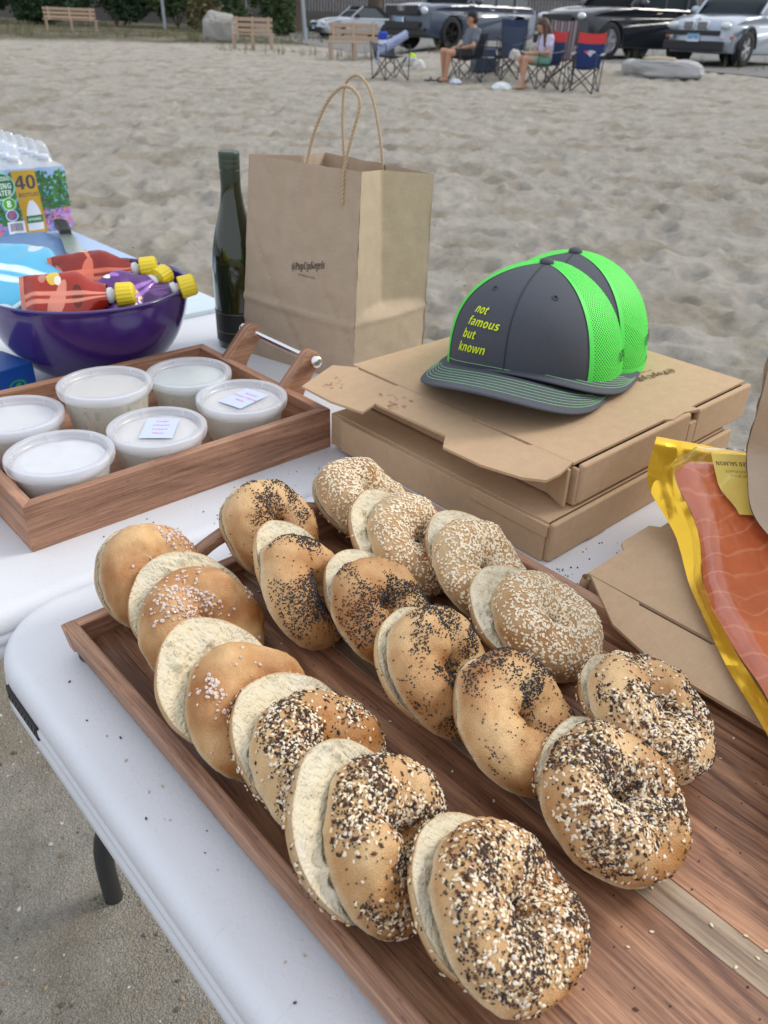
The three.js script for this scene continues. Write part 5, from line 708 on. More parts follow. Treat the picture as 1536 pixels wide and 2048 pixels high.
// ---------------------------------------------------------------- vegetation, fence
const G_leaf = (() => { const L = []; const r = rng(31); for (let i = 0; i < 6; i++) { const g = new THREE.PlaneGeometry(0.09, 0.045); warp(g, (v) => { v.z += 0.01 * Math.abs(v.x) * 10 * 0.1; }); g.rotateX(r() * 3); g.rotateY(r() * 6.3); g.translate((r() - 0.5) * 0.14, (r() - 0.5) * 0.14, (r() - 0.5) * 0.14); L.push(g); } return merge(L); })();
const M_leaf = mat([1, 1, 1], 0.75);
const barkT = tex(128, 256, (u, v) => { const k = 0.6 + 0.6 * tfbm(u, v, 12, 4, 111, 5); return [k, k * 0.97, k * 0.92]; });
const M_bark = mat([0.16, 0.125, 0.095], 0.95, { map: barkT, bumpMap: barkT, bumpScale: 0.03 });
function crownOf(parent, c, R, n, seed, tone, name = 'crown') {
  const r = rng(seed), L = [], C = [], q = new THREE.Quaternion(), e = new THREE.Euler();
  const lobes = [...Array(9)].map(() => { const a = r() * 6.28, k = Math.pow(r(), 0.6); return V3(Math.cos(a) * R[0] * 0.62 * k, (r() * 1.5 - 0.65) * R[1] * 0.7, Math.sin(a) * R[2] * 0.62 * k); });
  for (let i = 0; i < n; i++) { const lb = lobes[i % lobes.length], d = V3(r() - 0.5, r() - 0.5, r() - 0.5).normalize().multiplyScalar(Math.pow(r(), 0.4)); const p = V3(lb.x + d.x * R[0] * 0.46, lb.y + d.y * R[1] * 0.42, lb.z + d.z * R[2] * 0.46).add(c); if (p.y < 0.03) p.y = 0.03 + r() * 0.3; e.set(r() * 6, r() * 6, r() * 6); q.setFromEuler(e); const s = 1.0 + 1.5 * r(); L.push(new THREE.Matrix4().compose(p, q, V3(s, s, s))); const k = 0.65 + 0.8 * r(); C.push(rgb(tone[0] * k, tone[1] * k, tone[2] * k)); }
  return copies(name, G_leaf, M_leaf, [L, C], parent);
}
function shrub(label, x, z, R, seed, tone, n = 2200) { const t = thing('shrub', label, 'shrub', onGround(x, z), 0, 'shrubs beyond the beach'); part('stem', merge([bar([0, -0.1, 0], [0.1, R[1], 0.1], 0.05), bar([0, 0, 0], [-R[0] * 0.4, R[1] * 0.9, 0.2], 0.035), bar([0, 0, 0], [R[0] * 0.4, R[1] * 0.8, -0.2], 0.035)]), M_bark, t); crownOf(t, V3(0, R[1] * 0.85, 0), R, n, seed, tone, 'foliage'); return t; }
const dark = [0.042, 0.082, 0.034], mid = [0.066, 0.105, 0.038], dry = [0.155, 0.145, 0.062];
[['ivy dark shrub at the end of the hedge, beyond the bench', -24.5, -52, [3.4, 1.5, 2], dark], ['low dark green shrub behind the bench by the hedge', -19.5, -50, [3.0, 1.15, 1.8], dark], ['tall dark green shrub left of the first metal post', -15.4, -50.5, [2.6, 2.6, 2.2], dark], ['tall dense green shrub right behind the first metal post', -12.2, -51.0, [2.7, 2.7, 2.2], mid], ['yellowing low shrub between hedge and boulder', -9.5, -45.5, [0.95, 0.85, 0.8], dry], ['leafy green shrub beside the boulder and the second post', -8.2, -46.5, [0.9, 1.0, 0.8], mid], ['leafy shrub growing behind the bench beside the boulder', -5.6, -44.0, [0.95, 1.25, 0.9], mid], ['green shrub between the convertible and the fence', -6.8, -49, [1.2, 1.5, 1.0], mid]].forEach(([l, x, z, R, tone], i) => shrub(l, x, z, R, 300 + i, tone, R[0] > 2 ? 3600 : 1500));
function tree(label, x, z, h, r0, R, seed, tone) {
  const t = thing('tree', label, 'tree', onGround(x, z), seed, 'trees beyond the parking area'), lean = 0.3 * Math.sin(seed);
  part('trunk', (() => { const g = tube([[0, -0.3, 0], [0.05, h * 0.3, 0.05], [lean, h * 0.62, 0.1], [lean * 1.3, h * 0.9, 0]], r0, 24, 12); return warp(g, (v) => { const k = lerp(1.25, 0.45, clamp(v.y / h)); v.x *= k; v.z *= k; }); })(), M_bark, t);
  for (let k = 0; k < 5; k++) { const a = k * 1.3 + seed, y = h * (0.42 + 0.09 * k); part('limb', tube([[lean * 0.6, y, 0.05], [Math.cos(a) * R[0] * 0.35, y + h * 0.14, Math.sin(a) * R[2] * 0.35], [Math.cos(a) * R[0] * 0.7, y + h * 0.24, Math.sin(a) * R[2] * 0.7]], r0 * 0.28, 12, 7), M_bark, t); }
  crownOf(t, V3(lean, h * 0.86, 0), R, 4200, seed * 7 + 1, tone); return t;
}
[['old tree with a thick trunk left of the convertible', -6.0, -53, 8, 0.42, [3.6, 2.6, 3.4], mid], ['tree rising behind the hood of the convertible', -1.6, -56, 8.5, 0.38, [3.6, 2.8, 3.4], dark], ['tree standing behind the blue-grey car', 3.5, -54, 9, 0.4, [3.8, 3, 3.6], mid], ['tree beyond the black car roof', 11, -52, 9, 0.4, [4, 3, 3.6], dark], ['broad tree far behind the silver car', 20, -50, 9, 0.45, [4.4, 3.2, 4], mid], ['tree growing over the dark hedge', -20, -58, 9, 0.42, [4.2, 3.2, 4], dark], ['tree behind the tall dense shrub', -12, -60, 9.5, 0.42, [4.2, 3.4, 4], mid]].forEach(([l, x, z, h, r0, R, tone], i) => tree(l, x, z, h, r0, R, i + 1, tone));
{
  const t = thing('board_fence', 'weathered grey board fence running behind the shrubs and trees', 'fence', V3(0, 0, 0)), L = [], r = rng(44), M = mat([0.17, 0.155, 0.15], 0.9, { map: rep(T_paper, 1) });
  for (let x = -40; x < 34; x += 0.2) { const z = -62 + 0.06 * x + 0.02 * r(), h = 2.35 + 0.06 * r(); L.push(box(0.185, h, 0.03, x, groundY(x, z) + h / 2, z)); }
  const b = part('boards', merge(L), M, t); b.userData.kind = 'stuff'; for (const yy of [0.5, 1.9]) part('rail', bar([-40, groundY(0, -62) + yy, -64.45], [34, groundY(0, -62) + yy, -60.0], 0.05), M, t);
  const gr = rng(66), GL = [[], []], blade = merge([0, 1, 2, 3, 4].map((k) => { const g = new THREE.PlaneGeometry(0.012, 0.22, 1, 2); warp(g, (v) => { v.z += (v.y + 0.11) ** 2 * 1.3; v.x *= 1 - (v.y + 0.11) * 3; }); return g.translate(0, 0.11, 0).rotateY(k * 1.26).translate(Math.cos(k) * 0.03, 0, Math.sin(k) * 0.03); }));
  for (let i = 0; i < 2900; i++) { let x, z; if (i < 2400) { z = -33 - 18 * gr(); x = -26 + 23 * gr(); if (fbm(x * 0.4, 2, z * 0.4, 2) < -0.08) continue; } else { const e = gr(); x = lerp(-6, 9, e) + gr(); z = -20.5 - 8 * (1 - e) + (gr() - 0.5) * 2; if (i % 3) continue; } const s = 0.45 + 0.7 * gr(), w = gr(); GL[0].push(new THREE.Matrix4().compose(onGround(x, z), new THREE.Quaternion().setFromAxisAngle(V3(0, 1, 0), gr() * 6.3), V3(s, s * (0.5 + 0.8 * gr()), s))); GL[1].push(w < 0.55 ? rgb(0.09, 0.11, 0.04) : rgb(0.24, 0.20, 0.10)); }
  tag(copies('grass_tufts', blade, M_leaf, GL, scene), 'dry grass tufts growing between the beach and the hedge', 'grass');
}
// ---------------------------------------------------------------- camp chairs
const M_frame = mat([0.06, 0.063, 0.07], 0.5, { metalness: 0.3 });
function campChair(label, x, z, turn, o = {}) {   // local +x is the way a sitter faces
  const t = thing('camp_chair', label, 'chair', onGround(x, z), turn, 'folding camp chairs on the sand'), W = 0.27, cloth = mat(o.cloth ?? [0.018, 0.032, 0.085], 0.85), r = 0.011, h = o.back ?? 0.90;
  const rod = (p, q, n = 'leg') => part(n, bar(p, q, r, 8), M_frame, t);
  rod([0.24, 0, -W], [-0.22, 0.42, -W * 0.9]); rod([-0.24, 0, -W], [0.22, 0.42, -W * 0.9]); rod([0.24, 0, W], [-0.22, 0.42, W * 0.9]); rod([-0.24, 0, W], [0.22, 0.42, W * 0.9]);
  rod([0.25, 0, -W], [0.22, 0.42, W * 0.9]); rod([0.25, 0, W], [0.22, 0.42, -W * 0.9]); rod([-0.25, 0, -W], [-0.22, 0.42, W * 0.9]); rod([-0.25, 0, W], [-0.22, 0.42, -W * 0.9]);
  for (const s of [-1, 1]) { rod([-0.24, 0.02, s * W], [-0.34, h, s * W * 1.02], 'back_post'); rod([0.24, 0.02, s * W], [0.25, 0.62, s * W * 1.05], 'arm_post'); part('armrest', grid(12, 4, (u, v) => { const X = lerp(0.26, -0.29, u); return [X, 0.63 - 0.03 * Math.sin(u * Math.PI) + 0.02 * u, s * (W * 1.03 + (v - 0.5) * 0.07)]; }), o.arm ?? cloth, t); for (const X of [0.25, -0.25]) part('foot', rbox(0.045, 0.03, 0.045, X, 0.01, s * W, 0.008), M_black, t); }
  part('seat', grid(14, 14, (u, v) => { const X = lerp(0.24, -0.24, u), Z = (v - 0.5) * 2 * W * 0.95; return [X, 0.425 - 0.055 * Math.sin(u * Math.PI) * Math.sin(v * Math.PI) - 0.01 * u, Z]; }), o.seat ?? cloth, t);
  const bk = (v0, v1) => grid(16, 14, (u, v) => { const q = lerp(v0, v1, v), y = lerp(0.40, h - 0.01, q), X = -0.245 - 0.095 * q - 0.045 * Math.sin(u * Math.PI) * (0.4 + 0.6 * q), Z = (u - 0.5) * 2 * W * lerp(0.86, 1.0, q); return [X, y - 0.02 * Math.sin(u * Math.PI) * q, Z, u, v]; });
  if (o.band) { part('backrest', bk(0, 0.70), o.mapped ?? cloth, t); part('headrest_band', bk(0.70, 1), o.band, t, 'red band along the top of the backrest'); } else part('backrest', bk(0, 1), o.mapped ?? cloth, t);
  if (o.logo) part('printed_emblem', grid(8, 8, (u, v) => { const q = lerp(0.22, 0.58, v), uu = lerp(0.24, 0.80, u), y = lerp(0.40, h - 0.01, q), X = -0.245 - 0.095 * q - 0.045 * Math.sin(uu * Math.PI) * (0.4 + 0.6 * q) + 0.004; return [X, y - 0.02 * Math.sin(uu * Math.PI) * q, (uu - 0.5) * 2 * W * lerp(0.86, 1, q), 1 - u, v]; }), mat([1, 1, 1], 0.8, { map: o.logo, transparent: true }), t);
  return t;
}
const M_red = mat([0.60, 0.045, 0.045], 0.8), M_navy = mat([0.014, 0.034, 0.12], 0.85), M_armGrey = mat([0.30, 0.33, 0.38], 0.8);
const face = (fx, fz) => Math.atan2(-fz, fx);
const T_emblem = canvasTex(256, 192, (x) => { x.clearRect(0, 0, 256, 192); x.fillStyle = '#c9d0da'; x.beginPath(); x.moveTo(60, 60); x.quadraticCurveTo(130, 20, 210, 44); x.lineTo(236, 70); x.quadraticCurveTo(190, 70, 176, 96); x.lineTo(150, 140); x.lineTo(120, 112); x.quadraticCurveTo(86, 96, 60, 60); x.fill(); x.fillStyle = '#d85a63'; x.beginPath(); x.moveTo(24, 52); x.quadraticCurveTo(70, 40, 118, 60); x.quadraticCurveTo(90, 84, 52, 84); x.fill(); x.strokeStyle = '#7f8ba2'; x.lineWidth = 6; x.beginPath(); x.moveTo(120, 60); x.lineTo(190, 120); x.moveTo(150, 52); x.lineTo(206, 90); x.stroke(); });
campChair('navy camp chair with a red headrest band and a silver emblem, empty', 3.42, -17.05, face(-0.45, 0.9), { cloth: [0.014, 0.034, 0.13], band: M_red, arm: M_armGrey, logo: T_emblem, back: 0.98 });
campChair('navy camp chair with a red headrest band, the girl sitting in it', 2.72, -17.55, face(-0.93, 0.36), { cloth: [0.02, 0.04, 0.11], band: M_red, arm: M_armGrey, back: 0.98 });
campChair('dark camp chair with the boy sitting in it', 1.30, -18.35, face(-0.92, 0.38), { cloth: [0.02, 0.028, 0.045], back: 0.86 });
campChair('empty slate blue camp chair between the boy and the girl', 2.06, -18.75, face(-0.75, 0.66), { cloth: [0.045, 0.065, 0.11], back: 0.95 });
campChair('empty navy camp chair farthest behind the girl', 2.35, -19.6, face(-0.2, 0.98), { cloth: [0.03, 0.045, 0.10], back: 0.98 });
{
  const T = tex(64, 8, (u) => { const s = Math.floor(u * 16) % 4; return [[0.42, 0.34, 0.33], [0.62, 0.60, 0.62], [0.36, 0.30, 0.31], [0.52, 0.48, 0.50]][s]; }, { srgb: true });
  campChair('camp chair with a brown and grey striped back, between the two red-banded chairs', 3.25, -18.6, face(-0.15, 0.99), { cloth: [0.2, 0.17, 0.17], mapped: mat([1, 1, 1], 0.85, { map: rep(T, 1, 1) }), back: 1.10 });
}
const towelChair = campChair('low camp chair hidden under the striped towel', -0.18, -18.35, face(0.55, 0.83), { cloth: [0.05, 0.06, 0.08], back: 0.66 });
{
  const T = tex(128, 8, (u) => { const k = (u * 7) % 1; return k < 0.55 ? [0.86, 0.89, 0.94] : [0.12, 0.28, 0.68]; }, { srgb: true });
  const p = onGround(-0.18, -18.35), tw = thing('striped_towel', 'blue and white striped towel draped over the low camp chair', 'towel', V3(p.x, p.y + 0.43, p.z), 0.1);
  part('cloth', grid(40, 24, (u, v) => { const a = (u - 0.5), x = a * 0.62, w = (v - 0.5) * 0.36; return [x + 0.08 * w, 0.22 + 0.36 * a + 0.05 * Math.sin(v * 9 + u * 4) * 0.5 + 0.03 * n3(u * 5, v * 5, 1) - 0.22 * smooth(0.12, 0, u), w + 0.05 * n3(u * 4, 1, v * 3), v, u]; }), mat([1, 1, 1], 0.9, { map: T }), tw);
  part('towel_roll', warp(new THREE.CylinderGeometry(0.075, 0.09, 0.62, 24, 8), (v) => { const k = 1 + 0.16 * n3(v.x * 14, v.y * 8, v.z * 14); v.x *= k; v.z *= k; }).rotateZ(-1.05).translate(0.03, 0.22, 0.1), mat([1, 1, 1], 0.9, { map: rep(T, 2, 1) }), tw);
  const bg = thing('beach_tote', 'white and blue beach tote on the towel chair', 'bag', V3(p.x - 0.17, p.y + 0.43, p.z + 0.02), 0.3); part('tote_body', warp(rbox(0.16, 0.26, 0.12, 0, 0.13, 0, 0.03, 3), (v) => { v.x += 0.02 * n3(v.x * 12, v.y * 12, 3); }), mat([0.72, 0.74, 0.78], 0.85), bg); part('tote_top', warp(rbox(0.17, 0.14, 0.13, 0, 0.33, 0, 0.03, 3), (v) => { v.z += 0.02 * n3(v.x * 12, v.y * 12, 5); }), mat([0.03, 0.08, 0.45], 0.85), bg);
  const c = thing('cooler_box', 'dark blue cooler box standing behind the boy chair', 'cooler', onGround(1.78, -19.5), 0.2); part('cooler_body', rbox(0.46, 0.38, 0.34, 0, 0.19, 0, 0.02, 3), mat([0.045, 0.07, 0.12], 0.5), c); part('cooler_lid', rbox(0.48, 0.06, 0.36, 0, 0.405, 0, 0.02, 3), mat([0.06, 0.085, 0.14], 0.5), c); part('cooler_handle', tube([[-0.2, 0.40, 0.19], [-0.2, 0.30, 0.24], [0.2, 0.30, 0.24], [0.2, 0.40, 0.19]], 0.012, 20, 8), mat([0.5, 0.52, 0.55], 0.5), c);
  const lump = (name, label, cat, x, z, s, col, seed) => { const q = thing(name, label, cat, onGround(x, z), 0.3); part(name + '_body', warp(new THREE.IcosahedronGeometry(1, 4), (v) => { const d = 1 + 0.35 * fbm(v.x * 1.6 + seed, v.y * 1.6, v.z * 1.6, 3); v.set(v.x * s[0] * d, Math.max(-0.1, v.y) * s[1] * d + s[1] * 0.1, v.z * s[2] * d); }), mat(col, 0.9), q); return q; };
  lump('white_cloth', 'white cloth dropped on the sand by the girl', 'cloth', 1.93, -17.1, [0.2, 0.11, 0.14], [0.72, 0.78, 0.78], 1); lump('folded_shirt', 'pale blue bundle on the sand at the feet of the boy', 'cloth', 1.12, -18.0, [0.12, 0.08, 0.1], [0.60, 0.66, 0.80], 2); lump('cushion_bag', 'pale grey bag hanging from the slate blue chair', 'bag', 2.28, -18.35, [0.12, 0.16, 0.1], [0.5, 0.48, 0.46], 5).position.y += 0.42; lump('plastic_bag', 'white plastic bag on the ground behind the boy', 'bag', 0.42, -20.0, [0.14, 0.16, 0.12], [0.62, 0.62, 0.6], 8); lump('lime_ball', 'lime green ball under the blue-grey car bumper', 'ball', 0.30, -22.6, [0.11, 0.12, 0.11], [0.48, 0.70, 0.06], 11);
  const sh = thing('sandals', 'pair of dark sandals on the sand beside the boy', 'sandals', onGround(0.69, -18.2), 0.5); for (const zz of [-0.06, 0.06]) { const so = new THREE.Shape(); so.ellipse(0, 0, 0.125, 0.045, 0, 6.283); part('sole', extrude(so, 0.02, 0.004).rotateX(-Math.PI / 2).translate(zz, 0.005, zz * 1.1), mat([0.05, 0.042, 0.03], 0.9), sh); part('strap', new THREE.TorusGeometry(0.042, 0.01, 8, 16, Math.PI).rotateY(Math.PI / 2).translate(zz + 0.03, 0.028, zz * 1.1), mat([0.06, 0.05, 0.035], 0.9), sh); }
}

// ---------------------------------------------------------------- people
function sdfGeo(dist, lo, hi, cell) {   // naive surface nets
  const nx = Math.ceil((hi[0] - lo[0]) / cell) + 1, ny = Math.ceil((hi[1] - lo[1]) / cell) + 1, nz = Math.ceil((hi[2] - lo[2]) / cell) + 1, F = new Float32Array(nx * ny * nz), id = (i, j, k) => (k * ny + j) * nx + i;
  for (let k = 0; k < nz; k++) for (let j = 0; j < ny; j++) for (let i = 0; i < nx; i++) F[id(i, j, k)] = dist(lo[0] + i * cell, lo[1] + j * cell, lo[2] + k * cell);
  const vi = new Int32Array(nx * ny * nz).fill(-1), P = [], I = [];
  for (let k = 0; k < nz - 1; k++) for (let j = 0; j < ny - 1; j++) for (let i = 0; i < nx - 1; i++) {
    let sx = 0, sy = 0, sz = 0, n = 0; const c = []; for (let q = 0; q < 8; q++) c.push(F[id(i + (q & 1), j + ((q >> 1) & 1), k + (q >> 2))]);
    const E = [[0, 1], [2, 3], [4, 5], [6, 7], [0, 2], [1, 3], [4, 6], [5, 7], [0, 4], [1, 5], [2, 6], [3, 7]];
    for (const [a, b] of E) if ((c[a] < 0) !== (c[b] < 0)) { const t = c[a] / (c[a] - c[b]); sx += lerp(a & 1, b & 1, t); sy += lerp((a >> 1) & 1, (b >> 1) & 1, t); sz += lerp(a >> 2, b >> 2, t); n++; }
    if (n) { vi[id(i, j, k)] = P.length / 3; P.push(lo[0] + (i + sx / n) * cell, lo[1] + (j + sy / n) * cell, lo[2] + (k + sz / n) * cell); }
  }
  const quad = (a, b, c, d, flip) => { if (a < 0 || b < 0 || c < 0 || d < 0) return; flip ? I.push(a, c, b, a, d, c) : I.push(a, b, c, a, c, d); };
  for (let k = 1; k < nz - 1; k++) for (let j = 1; j < ny - 1; j++) for (let i = 1; i < nx - 1; i++) { const a = F[id(i, j, k)] < 0; if (a !== F[id(i + 1, j, k)] < 0) quad(vi[id(i, j - 1, k - 1)], vi[id(i, j, k - 1)], vi[id(i, j, k)], vi[id(i, j - 1, k)], !a); if (a !== F[id(i, j + 1, k)] < 0) quad(vi[id(i - 1, j, k - 1)], vi[id(i - 1, j, k)], vi[id(i, j, k)], vi[id(i, j, k - 1)], !a); if (a !== F[id(i, j, k + 1)] < 0) quad(vi[id(i - 1, j - 1, k)], vi[id(i, j - 1, k)], vi[id(i, j, k)], vi[id(i - 1, j, k)], !a); }
  const g = new THREE.BufferGeometry(); g.setAttribute('position', new THREE.Float32BufferAttribute(P, 3)); g.setIndex(I); g.computeVertexNormals(); return g;
}
const capsule = (b, x, y, z) => { const [p, q, r0, r1] = b, dx = q[0] - p[0], dy = q[1] - p[1], dz = q[2] - p[2], l = dx * dx + dy * dy + dz * dz || 1e-9, t = clamp(((x - p[0]) * dx + (y - p[1]) * dy + (z - p[2]) * dz) / l); return Math.hypot(x - p[0] - t * dx, y - p[1] - t * dy, z - p[2] - t * dz) - lerp(r0, r1, t); };
const union = (bones, k, grow = 0) => (x, y, z) => { let d = 9; for (const b of bones) { const e = capsule(b, x, y, z), h = clamp(0.5 + 0.5 * (d - e) / k); d = d > 8 ? e : lerp(d, e, h) - k * h * (1 - h); } return d - grow; };
function bounds(bones, m) { const lo = [9, 9, 9], hi = [-9, -9, -9]; for (const [p, q, r0, r1] of bones) for (let i = 0; i < 3; i++) { const r = Math.max(r0, r1) + m; lo[i] = Math.min(lo[i], p[i] - r, q[i] - r); hi[i] = Math.max(hi[i], p[i] + r, q[i] + r); } return [lo, hi]; }
const meshOf = (bones, k, cell, grow = 0, clip) => { const f = union(bones, k, grow), [lo, hi] = bounds(bones, 0.03 + grow); return sdfGeo(clip ? (x, y, z) => Math.max(f(x, y, z), clip(x, y, z)) : f, lo, hi, cell); };
function handBones(w, dir, palmN, s) {   // wrist, unit direction of the fingers, palm normal, thumb side
  const d = V3(...dir).normalize(), n = V3(...palmN).normalize(), sd = d.clone().cross(n).normalize(), at = (a, b, c) => V3(...w).addScaledVector(d, a).addScaledVector(sd, b).addScaledVector(n, c).toArray(), B = [[at(0, -0.012, 0), at(0.075, -0.024, 0), 0.018, 0.014], [at(0, 0.012, 0), at(0.075, 0.022, 0), 0.018, 0.014], [at(0.01, 0, 0), at(0.075, 0, 0), 0.019, 0.015]];
  [[-0.030, 0.055], [-0.010, 0.070], [0.010, 0.074], [0.030, 0.066]].forEach(([b, L]) => { B.push([at(0.075, b, 0), at(0.075 + L * 0.5, b, 0.012), 0.0085, 0.008], [at(0.075 + L * 0.5, b, 0.012), at(0.075 + L * 0.85, b, 0.034), 0.008, 0.0065]); });
  B.push([at(0.02, s * 0.025, 0), at(0.055, s * 0.058, 0.015), 0.012, 0.0095], [at(0.055, s * 0.058, 0.015), at(0.085, s * 0.060, 0.026), 0.0095, 0.0075]); return B;
}
function person(label, x, z, turn, j, looks) {
  const t = thing('person', label, 'person', onGround(x, z), turn), S = [];
  const limb = (p, q, a, b) => S.push([p, q, a, b]);
  for (const s of [-1, 1]) { const L = s < 0 ? j.l : j.r; limb(j.hip(s), L.knee, 0.078, 0.056); limb(L.knee, L.ankle, 0.055, 0.034); limb(V3(...L.knee).lerp(V3(...L.ankle), 0.25).add(V3(-0.018, 0, 0)).toArray(), V3(...L.knee).lerp(V3(...L.ankle), 0.5).add(V3(-0.012, 0, 0)).toArray(), 0.045, 0.04); limb(L.ankle, [L.ankle[0] - 0.03, 0.035, L.ankle[2]], 0.032, 0.032); limb([L.ankle[0] - 0.02, 0.035, L.ankle[2]], [L.ankle[0] + 0.13, 0.024, L.ankle[2] + s * 0.02], 0.034, 0.024); limb(j.sho(s), L.elbow, 0.046, 0.036); limb(L.elbow, L.wrist, 0.036, 0.025); }
  limb(j.hip(-1), j.hip(1), 0.085, 0.085); limb(j.pelvis, j.chest, 0.115, 0.125); limb(V3(...j.pelvis).lerp(V3(...j.chest), 0.6).toArray(), j.neck, 0.12, 0.07); limb(j.sho(-1), j.sho(1), 0.058, 0.058); limb(j.neck, j.head, 0.05, 0.05);
  const h = V3(...j.head), f = V3(...j.look).normalize(), up = V3(0, 1, 0).addScaledVector(f, -f.y).normalize(), sd = f.clone().cross(up), H = (a, b, c) => h.clone().addScaledVector(f, a).addScaledVector(up, b).addScaledVector(sd, c).toArray();
  const headB = [[H(-0.02, 0.045, 0), H(0.02, 0.045, 0), 0.085, 0.082], [H(0.03, 0.0, 0), H(0.035, -0.055, 0), 0.064, 0.045], [H(0.088, 0.015, 0), H(0.105, -0.018, 0), 0.010, 0.014], [H(0.07, -0.048, -0.018), H(0.07, -0.048, 0.018), 0.013, 0.013], [H(0.0, 0.02, 0.084), H(-0.008, -0.01, 0.084), 0.015, 0.010], [H(0.0, 0.02, -0.084), H(-0.008, -0.01, -0.084), 0.015, 0.010], [H(0.078, 0.045, -0.03), H(0.078, 0.045, 0.03), 0.012, 0.012]];
  const skin = mat(looks.skin, 0.6), G = [meshOf(S, 0.028, 0.013), meshOf(headB, 0.016, 0.006)];
  for (const s of [-1, 1]) { const L = s < 0 ? j.l : j.r; G.push(meshOf(handBones(L.wrist, L.hand, L.palm, -s), 0.008, 0.0045)); }
  part('body', merge(G), skin, t);
  for (const c of [-0.032, 0.032]) part('eye', new THREE.SphereGeometry(0.012, 12, 8).translate(...H(0.078, 0.022, c)), mat([0.05, 0.03, 0.02], 0.2), t);
  part('lips', new THREE.SphereGeometry(0.018, 12, 8).scale(0.6, 0.4, 1.1).translate(...H(0.083, -0.048, 0)), mat([0.42, 0.16, 0.13], 0.5), t);
  const shirt = [[j.pelvis, j.chest, 0.118, 0.128], [V3(...j.pelvis).lerp(V3(...j.chest), 0.6).toArray(), j.neck, 0.122, 0.068], [j.sho(-1), j.sho(1), 0.060, 0.060]]; for (const s of [-1, 1]) { const L = s < 0 ? j.l : j.r; shirt.push([j.sho(s), V3(...j.sho(s)).lerp(V3(...L.elbow), looks.sleeve).toArray(), 0.052, 0.054]); }
  part('shirt', meshOf(shirt, 0.03, 0.011, 0.012, (x, y, z) => Math.max(j.hem - y, y - (j.neck[1] - 0.0) )), mat(looks.shirt, 0.9), t);
  const sh = [[j.hip(-1), j.hip(1), 0.09, 0.09], [j.pelvis, V3(...j.pelvis).lerp(V3(...j.chest), 0.25).toArray(), 0.116, 0.116]]; for (const s of [-1, 1]) { const L = s < 0 ? j.l : j.r; sh.push([j.hip(s), V3(...j.hip(s)).lerp(V3(...L.knee), looks.short).toArray(), 0.086, 0.082]); } part('shorts', meshOf(sh, 0.03, 0.011, 0.012), mat(looks.shorts, 0.9), t);
  const hairM = mat(looks.hair, 0.6); if (looks.long) { const hb = [[H(-0.03, 0.055, 0), H(0.005, 0.065, 0), 0.092, 0.088], [H(-0.05, 0.0, 0), [j.chest[0] - 0.10, j.chest[1] + 0.02, 0], 0.085, 0.075], [H(-0.02, 0.02, 0.075), [j.chest[0] + 0.08, j.chest[1] - 0.02, 0.11], 0.035, 0.035], [H(-0.02, 0.02, -0.075), [j.chest[0] + 0.08, j.chest[1] - 0.04, -0.11], 0.035, 0.035]]; part('hair', meshOf(hb, 0.03, 0.010), hairM, t); }
  else { part('hair', meshOf([[H(-0.035, 0.04, 0), H(-0.02, 0.055, 0), 0.088, 0.086], [H(-0.06, 0.0, 0), H(-0.05, -0.03, 0), 0.06, 0.045]], 0.02, 0.009), hairM, t); }
  if (looks.cap) { part('cap_crown', meshOf([[H(-0.02, 0.075, 0), H(0.01, 0.075, 0), 0.095, 0.092]], 0.02, 0.009, 0, (x, y, z) => (h.y + 0.055) - y + 0.12 * (x - h.x)), mat(looks.cap, 0.8), t); part('cap_brim', (() => { const g = new THREE.CylinderGeometry(0.082, 0.082, 0.008, 24, 1, false, 0, Math.PI).scale(0.9, 1, 1.05); g.rotateY(0); g.translate(0.05, 0, 0); const m = new THREE.Matrix4().makeBasis(f, up, sd).setPosition(V3(...H(0.02, 0.062, 0))); return g.applyMatrix4(m); })(), mat(looks.cap, 0.8), t); part('cap_badge', new THREE.SphereGeometry(0.02, 10, 8).scale(0.4, 1, 1).translate(...H(0.1, 0.105, 0)), mat([0.6, 0.6, 0.62], 0.8), t); }
  return t;
}
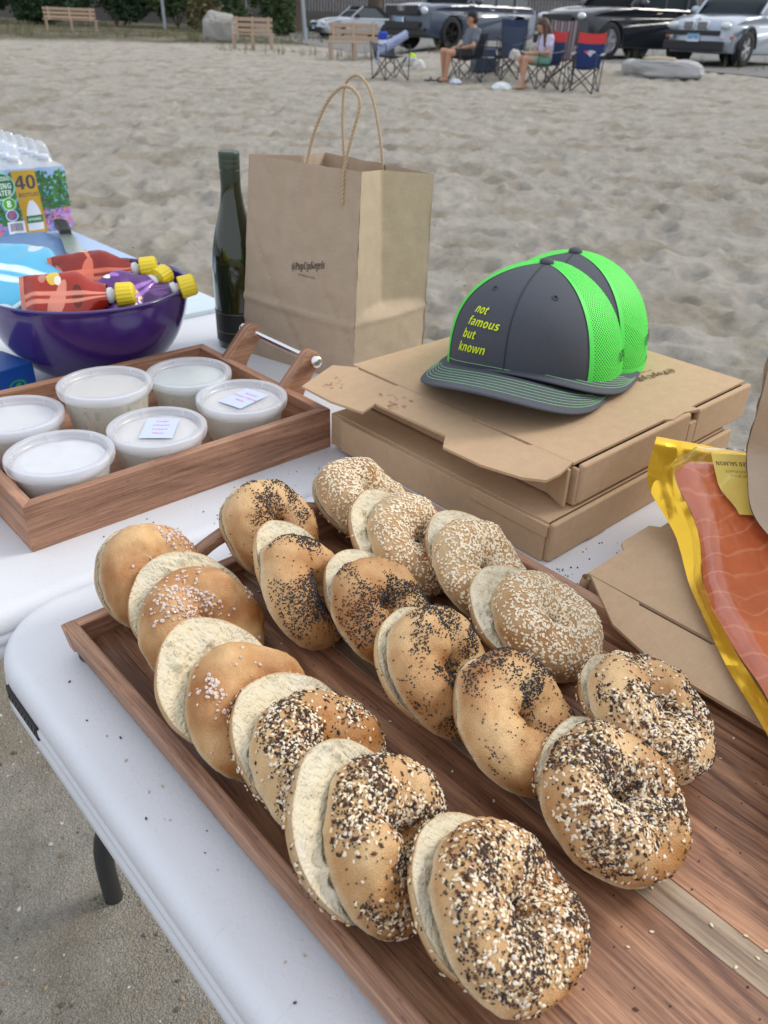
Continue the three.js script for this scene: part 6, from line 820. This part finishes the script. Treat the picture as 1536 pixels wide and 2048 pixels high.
person('boy in a grey shirt and black cap sitting barefoot in a camp chair', 1.27, -18.33, face(-0.92, 0.38), { hip: (s) => [-0.02, 0.47, s * 0.095], pelvis: [-0.08, 0.49, 0], chest: [-0.17, 0.78, 0], neck: [-0.165, 0.93, 0], head: [-0.13, 1.045, 0], look: [0.9, -0.12, 0.45], hem: 0.45, sho: (s) => [-0.175, 0.865, s * 0.165], l: { knee: [0.40, 0.50, -0.14], ankle: [0.42, 0.09, -0.10], elbow: [-0.06, 0.62, -0.25], wrist: [0.16, 0.575, -0.11], hand: [0.8, -0.1, 0.5], palm: [0, -1, 0] }, r: { knee: [0.40, 0.51, 0.14], ankle: [0.36, 0.09, 0.12], elbow: [-0.08, 0.62, 0.25], wrist: [0.15, 0.58, 0.12], hand: [0.8, -0.1, -0.5], palm: [0, -1, 0] } }, { skin: [0.50, 0.27, 0.17], shirt: [0.14, 0.165, 0.20], shorts: [0.035, 0.032, 0.035], hair: [0.05, 0.03, 0.02], sleeve: 0.55, short: 0.55, cap: [0.018, 0.018, 0.02] });
person('long-haired girl in a lavender top and green shorts sitting barefoot, looking down', 2.70, -17.52, face(-0.93, 0.36), { hip: (s) => [-0.02, 0.47, s * 0.09], pelvis: [-0.06, 0.49, 0], chest: [-0.06, 0.77, 0], neck: [-0.02, 0.91, 0], head: [0.045, 1.02, 0], look: [0.85, -0.45, 0.25], hem: 0.46, sho: (s) => [-0.04, 0.845, s * 0.15], l: { knee: [0.41, 0.50, -0.10], ankle: [0.43, 0.09, -0.10], elbow: [0.02, 0.60, -0.22], wrist: [0.25, 0.60, -0.08], hand: [0.85, 0.05, 0.3], palm: [0, -1, 0.2] }, r: { knee: [0.40, 0.50, 0.10], ankle: [0.27, 0.08, 0.13], elbow: [0.02, 0.60, 0.22], wrist: [0.25, 0.60, 0.08], hand: [0.85, 0.05, -0.3], palm: [0, -1, -0.2] } }, { skin: [0.50, 0.285, 0.19], shirt: [0.56, 0.52, 0.70], shorts: [0.19, 0.36, 0.27], hair: [0.075, 0.035, 0.02], sleeve: 0.45, short: 0.45, long: true });
{ const f = V3(-0.93, 0, 0.36), p = onGround(2.70, -17.52).addScaledVector(f, 0.38), t = thing('white_phone', 'small white phone held by the girl in her lap', 'phone', V3(p.x, p.y + 0.60, p.z), face(-0.93, 0.36)); part('phone_body', rbox(0.15, 0.012, 0.085, 0, 0, 0, 0.005).rotateZ(0.35), mat([0.75, 0.77, 0.8], 0.4), t); }
renderer.render(scene, camera);
